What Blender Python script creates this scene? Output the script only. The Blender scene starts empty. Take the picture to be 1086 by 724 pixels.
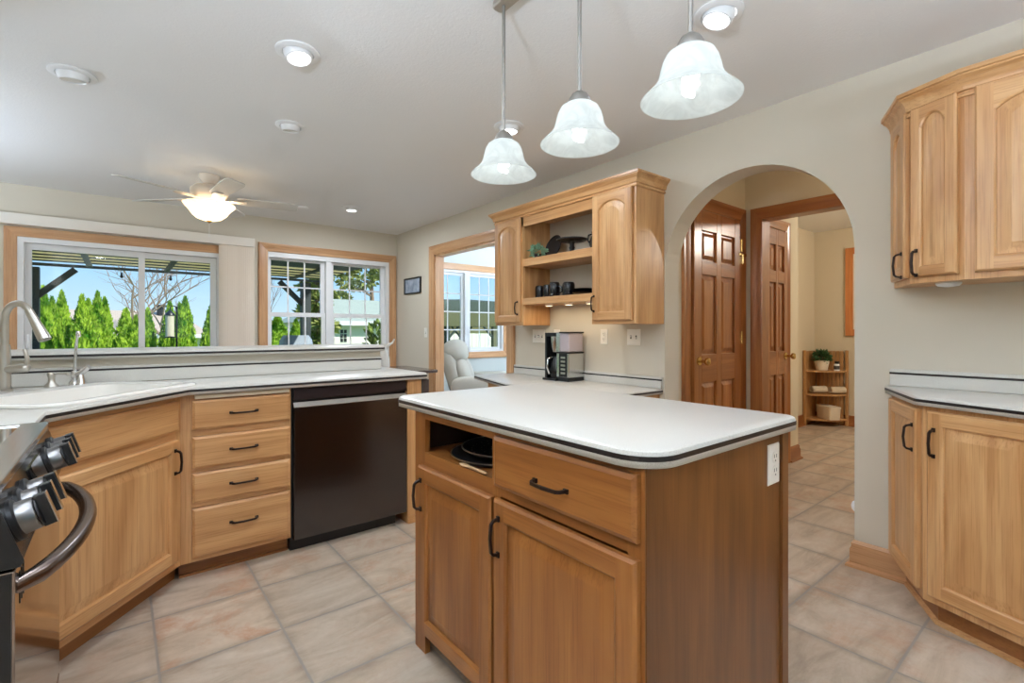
import bpy, bmesh, math, random
from mathutils import Vector, Matrix
R = random.Random(7)
PI = math.pi
scene = bpy.context.scene
COL = scene.collection

# ------------------------------------------------------------------ camera
FPX, HY, CAM_H = 515.6, 350.7, 1.172
TH = math.atan(416 / 515.6)
SN, CS = math.sin(TH), math.cos(TH)
cam_d = bpy.data.cameras.new('camera')
cam_d.sensor_width = 36.0
cam_d.lens = FPX / 1086 * 36.0
cam_d.shift_y = -(362 - HY) / 1086
cam_d.clip_start = 0.02
cam_d.clip_end = 300
cam = bpy.data.objects.new('camera', cam_d)
cam.location = (0, 0, CAM_H)
cam.rotation_euler = (PI / 2, 0, -TH)
COL.objects.link(cam)
scene.camera = cam

# ------------------------------------------------------------------ colour management
scene.view_settings.view_transform = 'Standard'
scene.view_settings.look = 'None'
scene.view_settings.exposure = 0.42
scene.view_settings.gamma = 1.0
scene.view_settings.use_curve_mapping = False
scene.cycles.use_denoising = True
scene.cycles.max_bounces = 10
scene.cycles.diffuse_bounces = 6
scene.cycles.glossy_bounces = 4
scene.cycles.transparent_max_bounces = 16
scene.cycles.sample_clamp_indirect = 6.0
scene.cycles.caustics_reflective = False
scene.cycles.caustics_refractive = False

# ------------------------------------------------------------------ light levels
SKY = 0.85
SUN = 4.6
CAN_W = 6.5            # recessed ceiling lights
PENDANT_W = 0.012
FAN_W = 1.6
HALL_W = 6.0
UNDER_W = 0.28
ADDED_UPLIGHT_W = 55.0      # added uplights, unseen, for a brighter ceiling

world = bpy.data.worlds.new('sky')
scene.world = world
world.use_nodes = True
wn, wl = world.node_tree.nodes, world.node_tree.links
wn.clear()
w_out = wn.new('ShaderNodeOutputWorld')
w_bg = wn.new('ShaderNodeBackground')
w_tc = wn.new('ShaderNodeTexCoord')
w_sep = wn.new('ShaderNodeSeparateXYZ')
w_rmp = wn.new('ShaderNodeValToRGB')
w_rmp.color_ramp.elements[0].position = 0.0
w_rmp.color_ramp.elements[0].color = (0.70, 0.87, 1.0, 1)
w_rmp.color_ramp.elements[1].position = 0.55
w_rmp.color_ramp.elements[1].color = (0.20, 0.45, 0.92, 1)
e = w_rmp.color_ramp.elements.new(0.13)
e.color = (0.34, 0.66, 1.0, 1)
wl.new(w_tc.outputs['Generated'], w_sep.inputs[0])
wl.new(w_sep.outputs['Z'], w_rmp.inputs[0])
wl.new(w_rmp.outputs[0], w_bg.inputs[0])
w_bg.inputs[1].default_value = SKY
wl.new(w_bg.outputs[0], w_out.inputs[0])

sun_d = bpy.data.lights.new('sun', 'SUN')
sun_d.energy = SUN
sun_d.angle = 0.009
sun_d.color = (1.0, 0.95, 0.86)
sun = bpy.data.objects.new('sun', sun_d)
sun.rotation_euler = (math.radians(48), 0, math.radians(38))
COL.objects.link(sun)


# ------------------------------------------------------------------ helpers
def lin(r, g, b):
    f = lambda c: (c / 255 / 12.92) if c / 255 <= 0.04045 else ((c / 255 + 0.055) / 1.055) ** 2.4
    return (f(r), f(g), f(b), 1.0)


def at(px, py, Y):
    """the point of plane Y=const that the photograph shows at a pixel"""
    u, v = (px - 543) / FPX, (HY - py) / FPX
    dx, dy = SN + u * CS, CS - u * SN
    t = Y / dy
    return Vector((dx * t, Y, CAM_H + v * t))


class MB:
    def __init__(self):
        self.v, self.f, self.m = [], [], []

    def add(self, vs, fs, m=0):
        o = len(self.v)
        self.v += [tuple(p) for p in vs]
        self.f += [[i + o for i in f] for f in fs]
        self.m += [m] * len(fs)
        return self

    def box(self, x0, x1, y0, y1, z0, z1, m=0):
        vs = [(x0, y0, z0), (x1, y0, z0), (x1, y1, z0), (x0, y1, z0), (x0, y0, z1), (x1, y0, z1), (x1, y1, z1), (x0, y1, z1)]
        return self.add(vs, [(0, 3, 2, 1), (4, 5, 6, 7), (0, 1, 5, 4), (1, 2, 6, 5), (2, 3, 7, 6), (3, 0, 4, 7)], m)

    def obox(self, c, ax, ay, az, sx, sy, sz, m=0):
        c, ax, ay, az = Vector(c), Vector(ax).normalized(), Vector(ay).normalized(), Vector(az).normalized()
        vs = []
        for k in (-1, 1):
            for (i, j) in ((-1, -1), (1, -1), (1, 1), (-1, 1)):
                vs.append(c + ax * i * sx / 2 + ay * j * sy / 2 + az * k * sz / 2)
        return self.add(vs, [(0, 3, 2, 1), (4, 5, 6, 7), (0, 1, 5, 4), (1, 2, 6, 5), (2, 3, 7, 6), (3, 0, 4, 7)], m)

    def loft(self, loops, closed=True, cap0=True, cap1=True, m=0):
        n = len(loops[0])
        vs = [p for l in loops for p in l]
        fs = []
        for a in range(len(loops) - 1):
            for i in range(n if closed else n - 1):
                j = (i + 1) % n
                fs.append((a * n + i, a * n + j, (a + 1) * n + j, (a + 1) * n + i))
        if cap0:
            fs.append(tuple(range(n - 1, -1, -1)))
        if cap1:
            fs.append(tuple((len(loops) - 1) * n + i for i in range(n)))
        return self.add(vs, fs, m)

    def prism(self, poly, z0, z1, m=0):
        return self.loft([[(x, y, z0) for x, y in poly], [(x, y, z1) for x, y in poly]], m=m)

    def lathe(self, prof, seg=24, c=(0, 0, 0), m=0, cap0=False, cap1=False, axis='z', flute=None):
        loops = []
        for r, z in prof:
            l = []
            for i in range(seg):
                a = 2 * PI * i / seg
                rr = r * (flute(a, z) if flute else 1)
                p = (rr * math.cos(a), rr * math.sin(a), z)
                if axis == 'x':
                    p = (p[2], p[0], p[1])
                elif axis == 'y':
                    p = (p[0], p[2], p[1])
                l.append((p[0] + c[0], p[1] + c[1], p[2] + c[2]))
            loops.append(l)
        return self.loft(loops, True, cap0, cap1, m)

    def cyl(self, c, r, z0, z1, seg=20, m=0, axis='z'):
        return self.lathe([(r, z0), (r, z1)], seg, c, m, True, True, axis)

    def tube(self, path, r, seg=10, m=0, sq=False, cap=True):
        path = [Vector(p) for p in path]
        rs = r if isinstance(r, (list, tuple)) else [r] * len(path)
        loops, up = [], None
        for i, p in enumerate(path):
            t = (path[min(i + 1, len(path) - 1)] - path[max(i - 1, 0)]).normalized()
            if up is None:
                up = Vector((0, 0, 1)) if abs(t.z) < 0.9 else Vector((1, 0, 0))
            s = t.cross(up).normalized()
            up = s.cross(t).normalized()
            if sq:
                q = [(-1, -1), (1, -1), (1, 1), (-1, 1)]
                loops.append([p + s * a * rs[i] + up * b * rs[i] for a, b in q])
            else:
                loops.append([p + (s * math.cos(2 * PI * k / seg) + up * math.sin(2 * PI * k / seg)) * rs[i] for k in range(seg)])
        return self.loft(loops, True, cap, cap, m)

    def pillow(self, c, s, e1=0.5, e2=0.5, seg=20, rings=12, rot=None, m=0):
        """superellipsoid: soft box"""
        sg = lambda x, e: math.copysign(abs(x) ** e, x)
        loops = []
        for i in range(rings + 1):
            v = -PI / 2 + PI * i / rings
            v = max(-PI / 2 + 0.02, min(PI / 2 - 0.02, v))
            l = []
            for k in range(seg):
                u = -PI + 2 * PI * k / seg
                p = Vector((s[0] * sg(math.cos(v), e1) * sg(math.cos(u), e2), s[1] * sg(math.cos(v), e1) * sg(math.sin(u), e2), s[2] * sg(math.sin(v), e1)))
                if rot is not None:
                    p = rot @ p
                l.append(p + Vector(c))
            loops.append(l)
        return self.loft(loops, True, True, True, m)

    def sweep(self, path, prof, m=0, side=1):
        """profile [(out, z)] swept along a horizontal 2D path, mitred; out is to the right of travel when side=1"""
        pts = [Vector(p) for p in path]
        loops = []
        for i, p in enumerate(pts):
            def nrm(a, b):
                d = (b - a).normalized()
                return Vector((d.y, -d.x)) * side
            if i == 0:
                n = nrm(pts[0], pts[1])
            elif i == len(pts) - 1:
                n = nrm(pts[-2], pts[-1])
            else:
                n0, n1 = nrm(pts[i - 1], p), nrm(p, pts[i + 1])
                n = (n0 + n1)
                n = n / max(0.2, n.dot(n0))
            loops.append([(p.x + n.x * o, p.y + n.y * o, z) for o, z in prof])
        return self.loft(loops, True, True, True, m)

    def build(self, name, mats, parent=None, loc=None, rotz=None, smooth=None, bevel=0, rot=None, seg=2):
        me = bpy.data.meshes.new(name)
        me.from_pydata(self.v, [], self.f)
        if not isinstance(mats, (list, tuple)):
            mats = [mats]
        for x in mats:
            me.materials.append(x)
        for p, i in zip(me.polygons, self.m):
            p.material_index = i
        bm = bmesh.new()
        bm.from_mesh(me)
        bmesh.ops.recalc_face_normals(bm, faces=bm.faces)
        bm.to_mesh(me)
        bm.free()
        if smooth is not None:
            me.shade_smooth()
            if smooth < 180:
                me.set_sharp_from_angle(angle=math.radians(smooth))
        ob = bpy.data.objects.new(name, me)
        COL.objects.link(ob)
        if parent is not None:
            ob.parent = parent
        if loc is not None:
            ob.location = loc
        if rotz is not None:
            ob.rotation_euler = (0, 0, rotz)
        if rot is not None:
            ob.rotation_euler = rot
        if bevel:
            md = ob.modifiers.new('bevel', 'BEVEL')
            md.width = bevel
            md.segments = seg
            md.limit_method = 'ANGLE'
            md.angle_limit = math.radians(40)
            md.harden_normals = False
        return ob


def thing(name, label, cat, loc=(0, 0, 0), rotz=0, group=None):
    o = bpy.data.objects.new(name, None)
    o.empty_display_size = 0.05
    COL.objects.link(o)
    o.location = loc
    o.rotation_euler = (0, 0, rotz)
    return tag(o, label, cat, group)


def tag(o, label, cat, group=None, kind=None):
    o['label'] = label
    o['category'] = cat
    if group:
        o['group'] = group
    if kind:
        o['kind'] = kind
    return o


def struct(o, label=None, cat=None):
    o['kind'] = 'structure'
    if label:
        o['label'] = label
        o['category'] = cat
    return o


def sempty(name, label, cat, loc=(0, 0, 0), rotz=0):
    return struct(thing(name, label, cat, loc, rotz), label, cat)


def dup(o, parent=None):
    c = o.copy()
    COL.objects.link(c)
    if parent is not None:
        c.parent = parent
    for ch in list(o.children):
        dup(ch, c)
    return c


def lamp(name, kind, loc, power, color=(1, 1, 1), parent=None, size=0.1, rot=None, spot=None, blend=0.5):
    d = bpy.data.lights.new(name, kind)
    d.energy = power
    d.color = color
    if kind == 'AREA':
        d.shape = 'DISK'
        d.size = size
    elif kind in ('POINT', 'SPOT'):
        d.shadow_soft_size = size
    if kind == 'SPOT':
        d.spot_size = spot or 2.2
        d.spot_blend = blend
    o = bpy.data.objects.new(name, d)
    COL.objects.link(o)
    o.location = loc
    if rot:
        o.rotation_euler = rot
    if parent is not None:
        o.parent = parent
    return o


def offset_poly(poly, d, closed=True):
    """offset a polygon; positive d moves to the left of travel (inside of a CCW polygon)"""
    n = len(poly)
    out = []
    for i in range(n):
        p = Vector(poly[i])
        a, b = Vector(poly[i - 1]), Vector(poly[(i + 1) % n])
        d0, d1 = (p - a).normalized(), (b - p).normalized()
        n0, n1 = Vector((-d0.y, d0.x)), Vector((-d1.y, d1.x))
        if not closed and i == 0:
            n0 = n1
        if not closed and i == n - 1:
            n1 = n0
        m = n0 + n1
        m = m / max(0.15, m.dot(n0))
        out.append((p.x + m.x * d, p.y + m.y * d))
    return out


def round_poly(poly, radii, seg=7):
    """round polygon corners; radii per corner"""
    out = []
    n = len(poly)
    for i in range(n):
        p = Vector(poly[i])
        r = radii[i] if isinstance(radii, (list, tuple)) else radii
        if r <= 0:
            out.append((p.x, p.y))
            continue
        a = (Vector(poly[i - 1]) - p).normalized()
        b = (Vector(poly[(i + 1) % n]) - p).normalized()
        ang = a.angle(b)
        t = r / math.tan(ang / 2)
        c = p + (a + b).normalized() * (r / math.sin(ang / 2))
        s, e_ = p + a * t - c, p + b * t - c
        a0, a1 = math.atan2(s.y, s.x), math.atan2(e_.y, e_.x)
        da = (a1 - a0 + PI) % (2 * PI) - PI
        for k in range(seg + 1):
            q = a0 + da * k / seg
            out.append((c.x + r * math.cos(q), c.y + r * math.sin(q)))
    return out


# ------------------------------------------------------------------ materials
def new_mat(name):
    m = bpy.data.materials.new(name)
    m.use_nodes = True
    nt = m.node_tree
    return m, nt, nt.nodes['Principled BSDF']


def plain(name, rgb, rough=0.5, metal=0.0, spec=0.5, coat=0.0, trans=0.0):
    m, nt, b = new_mat(name)
    b.inputs['Base Color'].default_value = lin(*rgb)
    b.inputs['Roughness'].default_value = rough
    b.inputs['Metallic'].default_value = metal
    b.inputs['Specular IOR Level'].default_value = spec
    b.inputs['Coat Weight'].default_value = coat
    b.inputs['Transmission Weight'].default_value = trans
    return m


def glow(name, rgb, strength):
    m = bpy.data.materials.new(name)
    m.use_nodes = True
    nt = m.node_tree
    nt.nodes.clear()
    o = nt.nodes.new('ShaderNodeOutputMaterial')
    e_ = nt.nodes.new('ShaderNodeEmission')
    e_.inputs[0].default_value = lin(*rgb)
    e_.inputs[1].default_value = strength
    nt.links.new(e_.outputs[0], o.inputs[0])
    return m


def _coords(nt, rnd=True):
    tc = nt.nodes.new('ShaderNodeTexCoord')
    if not rnd:
        return tc.outputs['Object']
    oi = nt.nodes.new('ShaderNodeObjectInfo')
    mu = nt.nodes.new('ShaderNodeVectorMath')
    mu.operation = 'SCALE'
    mu.inputs[0].default_value = (13.7, 7.3, 5.1)
    nt.links.new(oi.outputs['Random'], mu.inputs['Scale'])
    ad = nt.nodes.new('ShaderNodeVectorMath')
    ad.operation = 'ADD'
    nt.links.new(tc.outputs['Object'], ad.inputs[0])
    nt.links.new(mu.outputs[0], ad.inputs[1])
    return ad.outputs[0]


def _map(nt, src, scale):
    mp = nt.nodes.new('ShaderNodeMapping')
    mp.inputs['Scale'].default_value = scale
    nt.links.new(src, mp.inputs[0])
    return mp.outputs[0]


def _noise(nt, src, scale, detail=3, rough=0.5, dist=0.0):
    n = nt.nodes.new('ShaderNodeTexNoise')
    n.inputs['Scale'].default_value = scale
    n.inputs['Detail'].default_value = detail
    n.inputs['Roughness'].default_value = rough
    n.inputs['Distortion'].default_value = dist
    nt.links.new(src, n.inputs['Vector'])
    return n.outputs['Fac']


def _ramp(nt, src, stops):
    r = nt.nodes.new('ShaderNodeValToRGB')
    els = r.color_ramp.elements
    els[0].position, els[0].color = stops[0]
    els[1].position, els[1].color = stops[-1]
    for p, c in stops[1:-1]:
        x = els.new(p)
        x.color = c
    nt.links.new(src, r.inputs[0])
    return r.outputs[0]


def _mix(nt, fac, a, b, mode='MIX'):
    x = nt.nodes.new('ShaderNodeMix')
    x.data_type = 'RGBA'
    x.blend_type = mode
    for s, v in ((x.inputs[0], fac), (x.inputs[6], a), (x.inputs[7], b)):
        if isinstance(v, (int, float)):
            s.default_value = v
        elif isinstance(v, tuple):
            s.default_value = v
        else:
            nt.links.new(v, s)
    return x.outputs[2]


def _bump(nt, b, h, strength, dist=0.002):
    bp = nt.nodes.new('ShaderNodeBump')
    bp.inputs['Strength'].default_value = strength
    bp.inputs['Distance'].default_value = dist
    nt.links.new(h, bp.inputs['Height'])
    nt.links.new(bp.outputs[0], b.inputs['Normal'])


def oak(name, axis, light, mid, dark, rough=0.36, coat=0.15):
    m, nt, b = new_mat(name)
    src = _coords(nt)
    k = 'xyz'.index(axis)
    s1 = [7.0, 7.0, 7.0]
    s1[k] = 0.8
    s2 = [170.0, 170.0, 170.0]
    s2[k] = 4.0
    n1 = _noise(nt, _map(nt, src, s1), 1.0, 3, 0.5, 1.3)
    wv = nt.nodes.new('ShaderNodeTexWave')
    wv.wave_type = 'RINGS'
    wv.rings_direction = axis.upper()
    wv.inputs['Scale'].default_value = 2.4
    wv.inputs['Distortion'].default_value = 5.0
    wv.inputs['Detail'].default_value = 2.0
    wv.inputs['Detail Scale'].default_value = 1.2
    s3 = [3.2, 3.2, 3.2]
    s3[k] = 0.45
    nt.links.new(_map(nt, src, s3), wv.inputs['Vector'])
    n2 = _noise(nt, _map(nt, src, s2), 1.0, 3, 0.6)
    c1 = _ramp(nt, n1, [(0.30, lin(*dark)), (0.5, lin(*mid)), (0.72, lin(*light))])
    c2 = _ramp(nt, wv.outputs['Fac'], [(0.0, (0.90, 0.86, 0.80, 1)), (0.5, (1, 1, 1, 1)), (1.0, (1.03, 1.03, 1.03, 1))])
    c3 = _ramp(nt, n2, [(0.36, (0.80, 0.73, 0.65, 1)), (0.50, (1, 1, 1, 1))])
    c = _mix(nt, 0.6, c1, c2, 'MULTIPLY')
    c = _mix(nt, 0.8, c, c3, 'MULTIPLY')
    nt.links.new(c, b.inputs['Base Color'])
    b.inputs['Roughness'].default_value = rough
    b.inputs['Coat Weight'].default_value = coat
    b.inputs['Coat Roughness'].default_value = 0.25
    _bump(nt, b, n2, 0.12, 0.001)
    return m


HONEY = ((214, 170, 120), (201, 153, 102), (182, 132, 82))
M = {}
for ax in 'xyz':
    M['oak_' + ax] = oak('oak_' + ax, ax, *HONEY)
    M['trim_' + ax] = oak('trim_oak_' + ax, ax, (210, 168, 126), (197, 151, 108), (180, 132, 90))
    M['stain_' + ax] = oak('stained_oak_' + ax, ax, (176, 116, 64), (158, 98, 50), (132, 78, 38), 0.28, 0.3)
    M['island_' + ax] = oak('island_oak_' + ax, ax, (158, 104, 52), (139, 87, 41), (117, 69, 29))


def paint(name, rgb, bump=0.05, scale=180, rough=0.75):
    m, nt, b = new_mat(name)
    b.inputs['Base Color'].default_value = lin(*rgb)
    b.inputs['Roughness'].default_value = rough
    b.inputs['Specular IOR Level'].default_value = 0.25
    n = _noise(nt, _coords(nt, False), scale, 3, 0.6)
    _bump(nt, b, n, bump, 0.004)
    return m


M['wall'] = paint('wall_paint', (209, 201, 185))
M['wall_hall'] = paint('hall_paint', (214, 201, 174))
M['wall_living'] = paint('living_paint', (212, 216, 212))
M['ceiling'] = paint('ceiling_paint', (236, 236, 235), 0.35, 90, 0.9)
M['white'] = plain('white_vinyl', (236, 237, 238), 0.35)
M['white_gloss'] = plain('white_porcelain', (238, 236, 230), 0.12, coat=0.4)
M['plate'] = plain('ivory_plastic', (238, 234, 224), 0.35)
M['slot'] = plain('dark_slot', (70, 66, 60), 0.6)
M['steel'] = plain('brushed_nickel', (196, 192, 184), 0.28, 1.0)
M['rod_steel'] = plain('satin_nickel_rod', (150, 146, 140), 0.45, 0.85)
M['chrome'] = plain('polished_chrome', (225, 225, 225), 0.1, 1.0)
M['brass'] = plain('polished_brass', (214, 182, 118), 0.2, 1.0)
M['bronze'] = plain('dark_bronze', (52, 40, 36), 0.38, 0.7)
M['black'] = plain('black_plastic', (18, 18, 20), 0.35)
M['black_gloss'] = plain('black_glazed_ceramic', (20, 20, 23), 0.16)
M['black_matte'] = plain('matte_black_metal', (30, 29, 30), 0.5)
M['stripe'] = plain('dark_inlay', (30, 24, 22), 0.4)
M['spoon'] = plain('pale_wood_utensil', (196, 160, 118), 0.6)
M['niche_shade'] = plain('niche_shade_brown', (44, 32, 26), 0.6)  # shade colour for the inside of the island niche
M['cream'] = plain('cream_board', (226, 212, 186), 0.45)
M['fabric'] = plain('greige_upholstery', (182, 178, 168), 0.9, spec=0.1)
M['carpet'] = plain('grey_carpet', (150, 152, 158), 0.95, spec=0.05)
M['towel'] = plain('beige_terry', (214, 200, 176), 0.95, spec=0.05)
M['bin'] = plain('cream_fabric_bin', (226, 214, 194), 0.9, spec=0.05)
M['leaf'] = plain('houseplant_leaf', (60, 96, 52), 0.6)
M['leaf_pale'] = plain('pale_mint_leaf', (128, 168, 138), 0.6)
M['glass_smoke'] = plain('smoked_plastic', (190, 178, 182), 0.12, coat=0.3)
M['blade'] = plain('fan_blade_white', (206, 203, 196), 0.5)
M['fan_body'] = plain('fan_ivory', (228, 214, 196), 0.4)
M['bulb'] = glow('lit_bulb', (250, 252, 255), 3.5)
M['can_glow'] = glow('lit_lens', (252, 252, 255), 6.0)
M['warm_glow'] = glow('warm_lens', (255, 226, 180), 4.0)


def laminate():
    m, nt, b = new_mat('speckled_laminate')
    src = _coords(nt, False)
    n = _noise(nt, src, 420, 2, 0.7)
    n2 = _noise(nt, src, 3, 2, 0.5)
    c = _ramp(nt, n, [(0.36, lin(186, 182, 174)), (0.46, lin(209, 207, 200)), (0.66, lin(218, 217, 211))])
    c = _mix(nt, 0.25, c, _ramp(nt, n2, [(0.3, lin(206, 202, 193)), (0.7, lin(219, 217, 211))]))
    nt.links.new(c, b.inputs['Base Color'])
    b.inputs['Roughness'].default_value = 0.3
    b.inputs['Specular IOR Level'].default_value = 0.35
    return m


M['laminate'] = laminate()


def tile_floor():
    m, nt, b = new_mat('slate_look_tile')
    tc = nt.nodes.new('ShaderNodeTexCoord')
    N = nt.nodes.new
    L = nt.links.new
    sep = N('ShaderNodeSeparateXYZ')
    L(tc.outputs['Object'], sep.inputs[0])

    def mth(op, a, v=None, w=None):
        x = N('ShaderNodeMath')
        x.operation = op
        for i, q in enumerate((a, v, w)):
            if q is None:
                continue
            if isinstance(q, (int, float)):
                x.inputs[i].default_value = q
            else:
                L(q, x.inputs[i])
        return x.outputs[0]
    P_ = 0.395
    ux = mth('DIVIDE', mth('SUBTRACT', sep.outputs[0], 0.105), P_)
    uy = mth('DIVIDE', mth('SUBTRACT', sep.outputs[1], 0.475), P_)
    fx, fy = mth('FLOOR', ux), mth('FLOOR', uy)
    ex = mth('MINIMUM', mth('FRACT', ux), mth('SUBTRACT', 1.0, mth('FRACT', ux)))
    ey = mth('MINIMUM', mth('FRACT', uy), mth('SUBTRACT', 1.0, mth('FRACT', uy)))
    wob = mth('MULTIPLY', mth('SUBTRACT', _noise(nt, tc.outputs['Object'], 30, 2), 0.5), 0.012)
    edge = mth('ADD', mth('MINIMUM', ex, ey), wob)
    cmb = N('ShaderNodeCombineXYZ')
    L(fx, cmb.inputs[0])
    L(fy, cmb.inputs[1])
    wh = N('ShaderNodeTexWhiteNoise')
    wh.noise_dimensions = '3D'
    L(cmb.outputs[0], wh.inputs['Vector'])
    # each tile has its own piece of veining
    off = N('ShaderNodeVectorMath')
    off.operation = 'SCALE'
    L(wh.outputs['Color'], off.inputs[0])
    off.inputs['Scale'].default_value = 9.0
    ad = N('ShaderNodeVectorMath')
    ad.operation = 'ADD'
    L(tc.outputs['Object'], ad.inputs[0])
    L(off.outputs[0], ad.inputs[1])
    mp = N('ShaderNodeMapping')
    mp.inputs['Rotation'].default_value = (0, 0, 0.5)
    mp.inputs['Scale'].default_value = (2.6, 8.5, 1)
    L(ad.outputs[0], mp.inputs[0])
    n1 = _noise(nt, mp.outputs[0], 1.0, 7, 0.62, 0.7)
    n2 = _noise(nt, ad.outputs[0], 5.0, 6, 0.68, 0.4)
    n3 = _noise(nt, ad.outputs[0], 40.0, 4, 0.7)
    c = _ramp(nt, n1, [(0.30, lin(170, 153, 134)), (0.48, lin(196, 180, 160)), (0.68, lin(212, 199, 182))])
    rust = _ramp(nt, n2, [(0.50, (0, 0, 0, 1)), (0.70, (1, 1, 1, 1))])
    per = mth('MULTIPLY', rust, mth('ADD', mth('MULTIPLY', wh.outputs['Value'], 0.8), 0.12))
    c = _mix(nt, per, c, lin(186, 136, 102))
    c = _mix(nt, 0.35, c, _ramp(nt, n3, [(0.3, (0.82, 0.80, 0.78, 1)), (0.6, (1, 1, 1, 1))]), 'MULTIPLY')
    tone = _ramp(nt, wh.outputs['Value'], [(0.0, (0.90, 0.90, 0.90, 1)), (1.0, (1.04, 1.02, 1.0, 1))])
    c = _mix(nt, 1.0, c, tone, 'MULTIPLY')
    rim = _ramp(nt, edge, [(0.0, (0.74, 0.73, 0.72, 1)), (0.10, (1, 1, 1, 1))])
    c = _mix(nt, 0.9, c, rim, 'MULTIPLY')
    g = _ramp(nt, edge, [(0.008, (1, 1, 1, 1)), (0.013, (0, 0, 0, 1))])
    c = _mix(nt, g, c, lin(152, 145, 136))
    L(c, b.inputs['Base Color'])
    b.inputs['Roughness'].default_value = 0.36
    b.inputs['Specular IOR Level'].default_value = 0.4
    hgt = _ramp(nt, edge, [(0.006, (0, 0, 0, 1)), (0.03, (1, 1, 1, 1))])
    hh = mth('ADD', hgt, mth('MULTIPLY', n2, 0.35))
    _bump(nt, b, hh, 0.35, 0.004)
    return m


M['tile'] = tile_floor()


def pane_mat():
    m = bpy.data.materials.new('window_glass')
    m.use_nodes = True
    nt = m.node_tree
    nt.nodes.clear()
    o = nt.nodes.new('ShaderNodeOutputMaterial')
    t = nt.nodes.new('ShaderNodeBsdfTransparent')
    t.inputs[0].default_value = (0.96, 0.985, 0.98, 1)
    g = nt.nodes.new('ShaderNodeBsdfGlossy')
    g.inputs['Roughness'].default_value = 0.01
    fr = nt.nodes.new('ShaderNodeFresnel')
    fr.inputs[0].default_value = 1.3
    mx = nt.nodes.new('ShaderNodeMixShader')
    nt.links.new(fr.outputs[0], mx.inputs[0])
    nt.links.new(t.outputs[0], mx.inputs[1])
    nt.links.new(g.outputs[0], mx.inputs[2])
    nt.links.new(mx.outputs[0], o.inputs[0])
    return m


M['pane'] = pane_mat()


def shade_glass(name, rgb, em):
    m, nt, b = new_mat(name)
    nt.nodes.clear()
    o = nt.nodes.new('ShaderNodeOutputMaterial')
    d = nt.nodes.new('ShaderNodeBsdfDiffuse')
    t = nt.nodes.new('ShaderNodeBsdfTranslucent')
    g = nt.nodes.new('ShaderNodeBsdfGlossy')
    g.inputs['Roughness'].default_value = 0.15
    e_ = nt.nodes.new('ShaderNodeEmission')
    src = _coords(nt, False)
    n = _noise(nt, src, 14, 4, 0.6, 1.5)
    c = _ramp(nt, n, [(0.35, lin(*[int(x * 0.93) for x in rgb])), (0.65, lin(*rgb))])
    for x in (d, t, e_):
        nt.links.new(c, x.inputs[0])
    e_.inputs[1].default_value = em
    m1 = nt.nodes.new('ShaderNodeMixShader')
    m1.inputs[0].default_value = 0.6
    nt.links.new(d.outputs[0], m1.inputs[1])
    nt.links.new(t.outputs[0], m1.inputs[2])
    m2 = nt.nodes.new('ShaderNodeMixShader')
    m2.inputs[0].default_value = 0.05
    nt.links.new(m1.outputs[0], m2.inputs[1])
    nt.links.new(g.outputs[0], m2.inputs[2])
    a = nt.nodes.new('ShaderNodeAddShader')
    nt.links.new(m2.outputs[0], a.inputs[0])
    nt.links.new(e_.outputs[0], a.inputs[1])
    nt.links.new(a.outputs[0], o.inputs[0])
    return m


M['alabaster'] = shade_glass('alabaster_glass', (232, 237, 236), 0.16)
M['bowl_glass'] = shade_glass('warm_frosted_glass', (255, 236, 206), 0.5)


def brushed(name, rgb, rough, metal=1.0, axis=0):
    m, nt, b = new_mat(name)
    b.inputs['Base Color'].default_value = lin(*rgb)
    b.inputs['Metallic'].default_value = metal
    b.inputs['Roughness'].default_value = rough
    s = [300.0, 300.0, 300.0]
    s[axis] = 3.0
    n = _noise(nt, _map(nt, _coords(nt, False), s), 1.0, 2)
    _bump(nt, b, n, 0.10, 0.0008)
    return m


M['dark_steel'] = brushed('black_stainless', (92, 89, 91), 0.2)
M['oven_steel'] = plain('polished_black_stainless', (150, 140, 134), 0.06, 1.0)
M['oven_glass'] = plain('black_ceramic_glass', (16, 16, 18), 0.04, coat=1.0)
M['panel_black'] = plain('black_steel_panel', (58, 54, 54), 0.12, 0.8)
M['stainless'] = brushed('stainless_trim', (205, 205, 203), 0.2)
M['knob_steel'] = plain('satin_knob_steel', (122, 120, 119), 0.32, 1.0)
M['handle_steel'] = plain('dark_satin_steel', (120, 108, 104), 0.25, 1.0)


def foliage(name, dark, light, scale=9):
    m, nt, b = new_mat(name)
    n = _noise(nt, _coords(nt), scale, 3, 0.6)
    c = _ramp(nt, n, [(0.35, lin(*dark)), (0.65, lin(*light))])
    nt.links.new(c, b.inputs['Base Color'])
    b.inputs['Roughness'].default_value = 0.7
    b.inputs['Specular IOR Level'].default_value = 0.2
    return m


M['arbor'] = foliage('arborvitae_green', (62, 122, 20), (176, 206, 66))
M['pine'] = foliage('pine_needles', (98, 112, 52), (176, 178, 104), 2)
M['shrub'] = foliage('shrub_leaves', (60, 84, 34), (140, 156, 70))
M['bark'] = plain('grey_bark', (150, 128, 110), 0.9)
M['lawn'] = foliage('lawn_grass', (84, 120, 44), (128, 158, 70), 3)
M['pergola_dark'] = plain('charcoal_timber', (62, 70, 72), 0.7)
M['pergola_cream'] = shade_glass('translucent_canopy', (244, 234, 190), 0.0)
M['siding'] = plain('cream_siding', (238, 236, 222), 0.7)
M['gazebo_green'] = plain('dark_green_canopy', (50, 66, 52), 0.8)
M['gazebo_olive'] = plain('olive_canopy_valance', (96, 98, 60), 0.8)
M['tarp'] = plain('grey_blue_cover', (140, 152, 166), 0.6)


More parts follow.
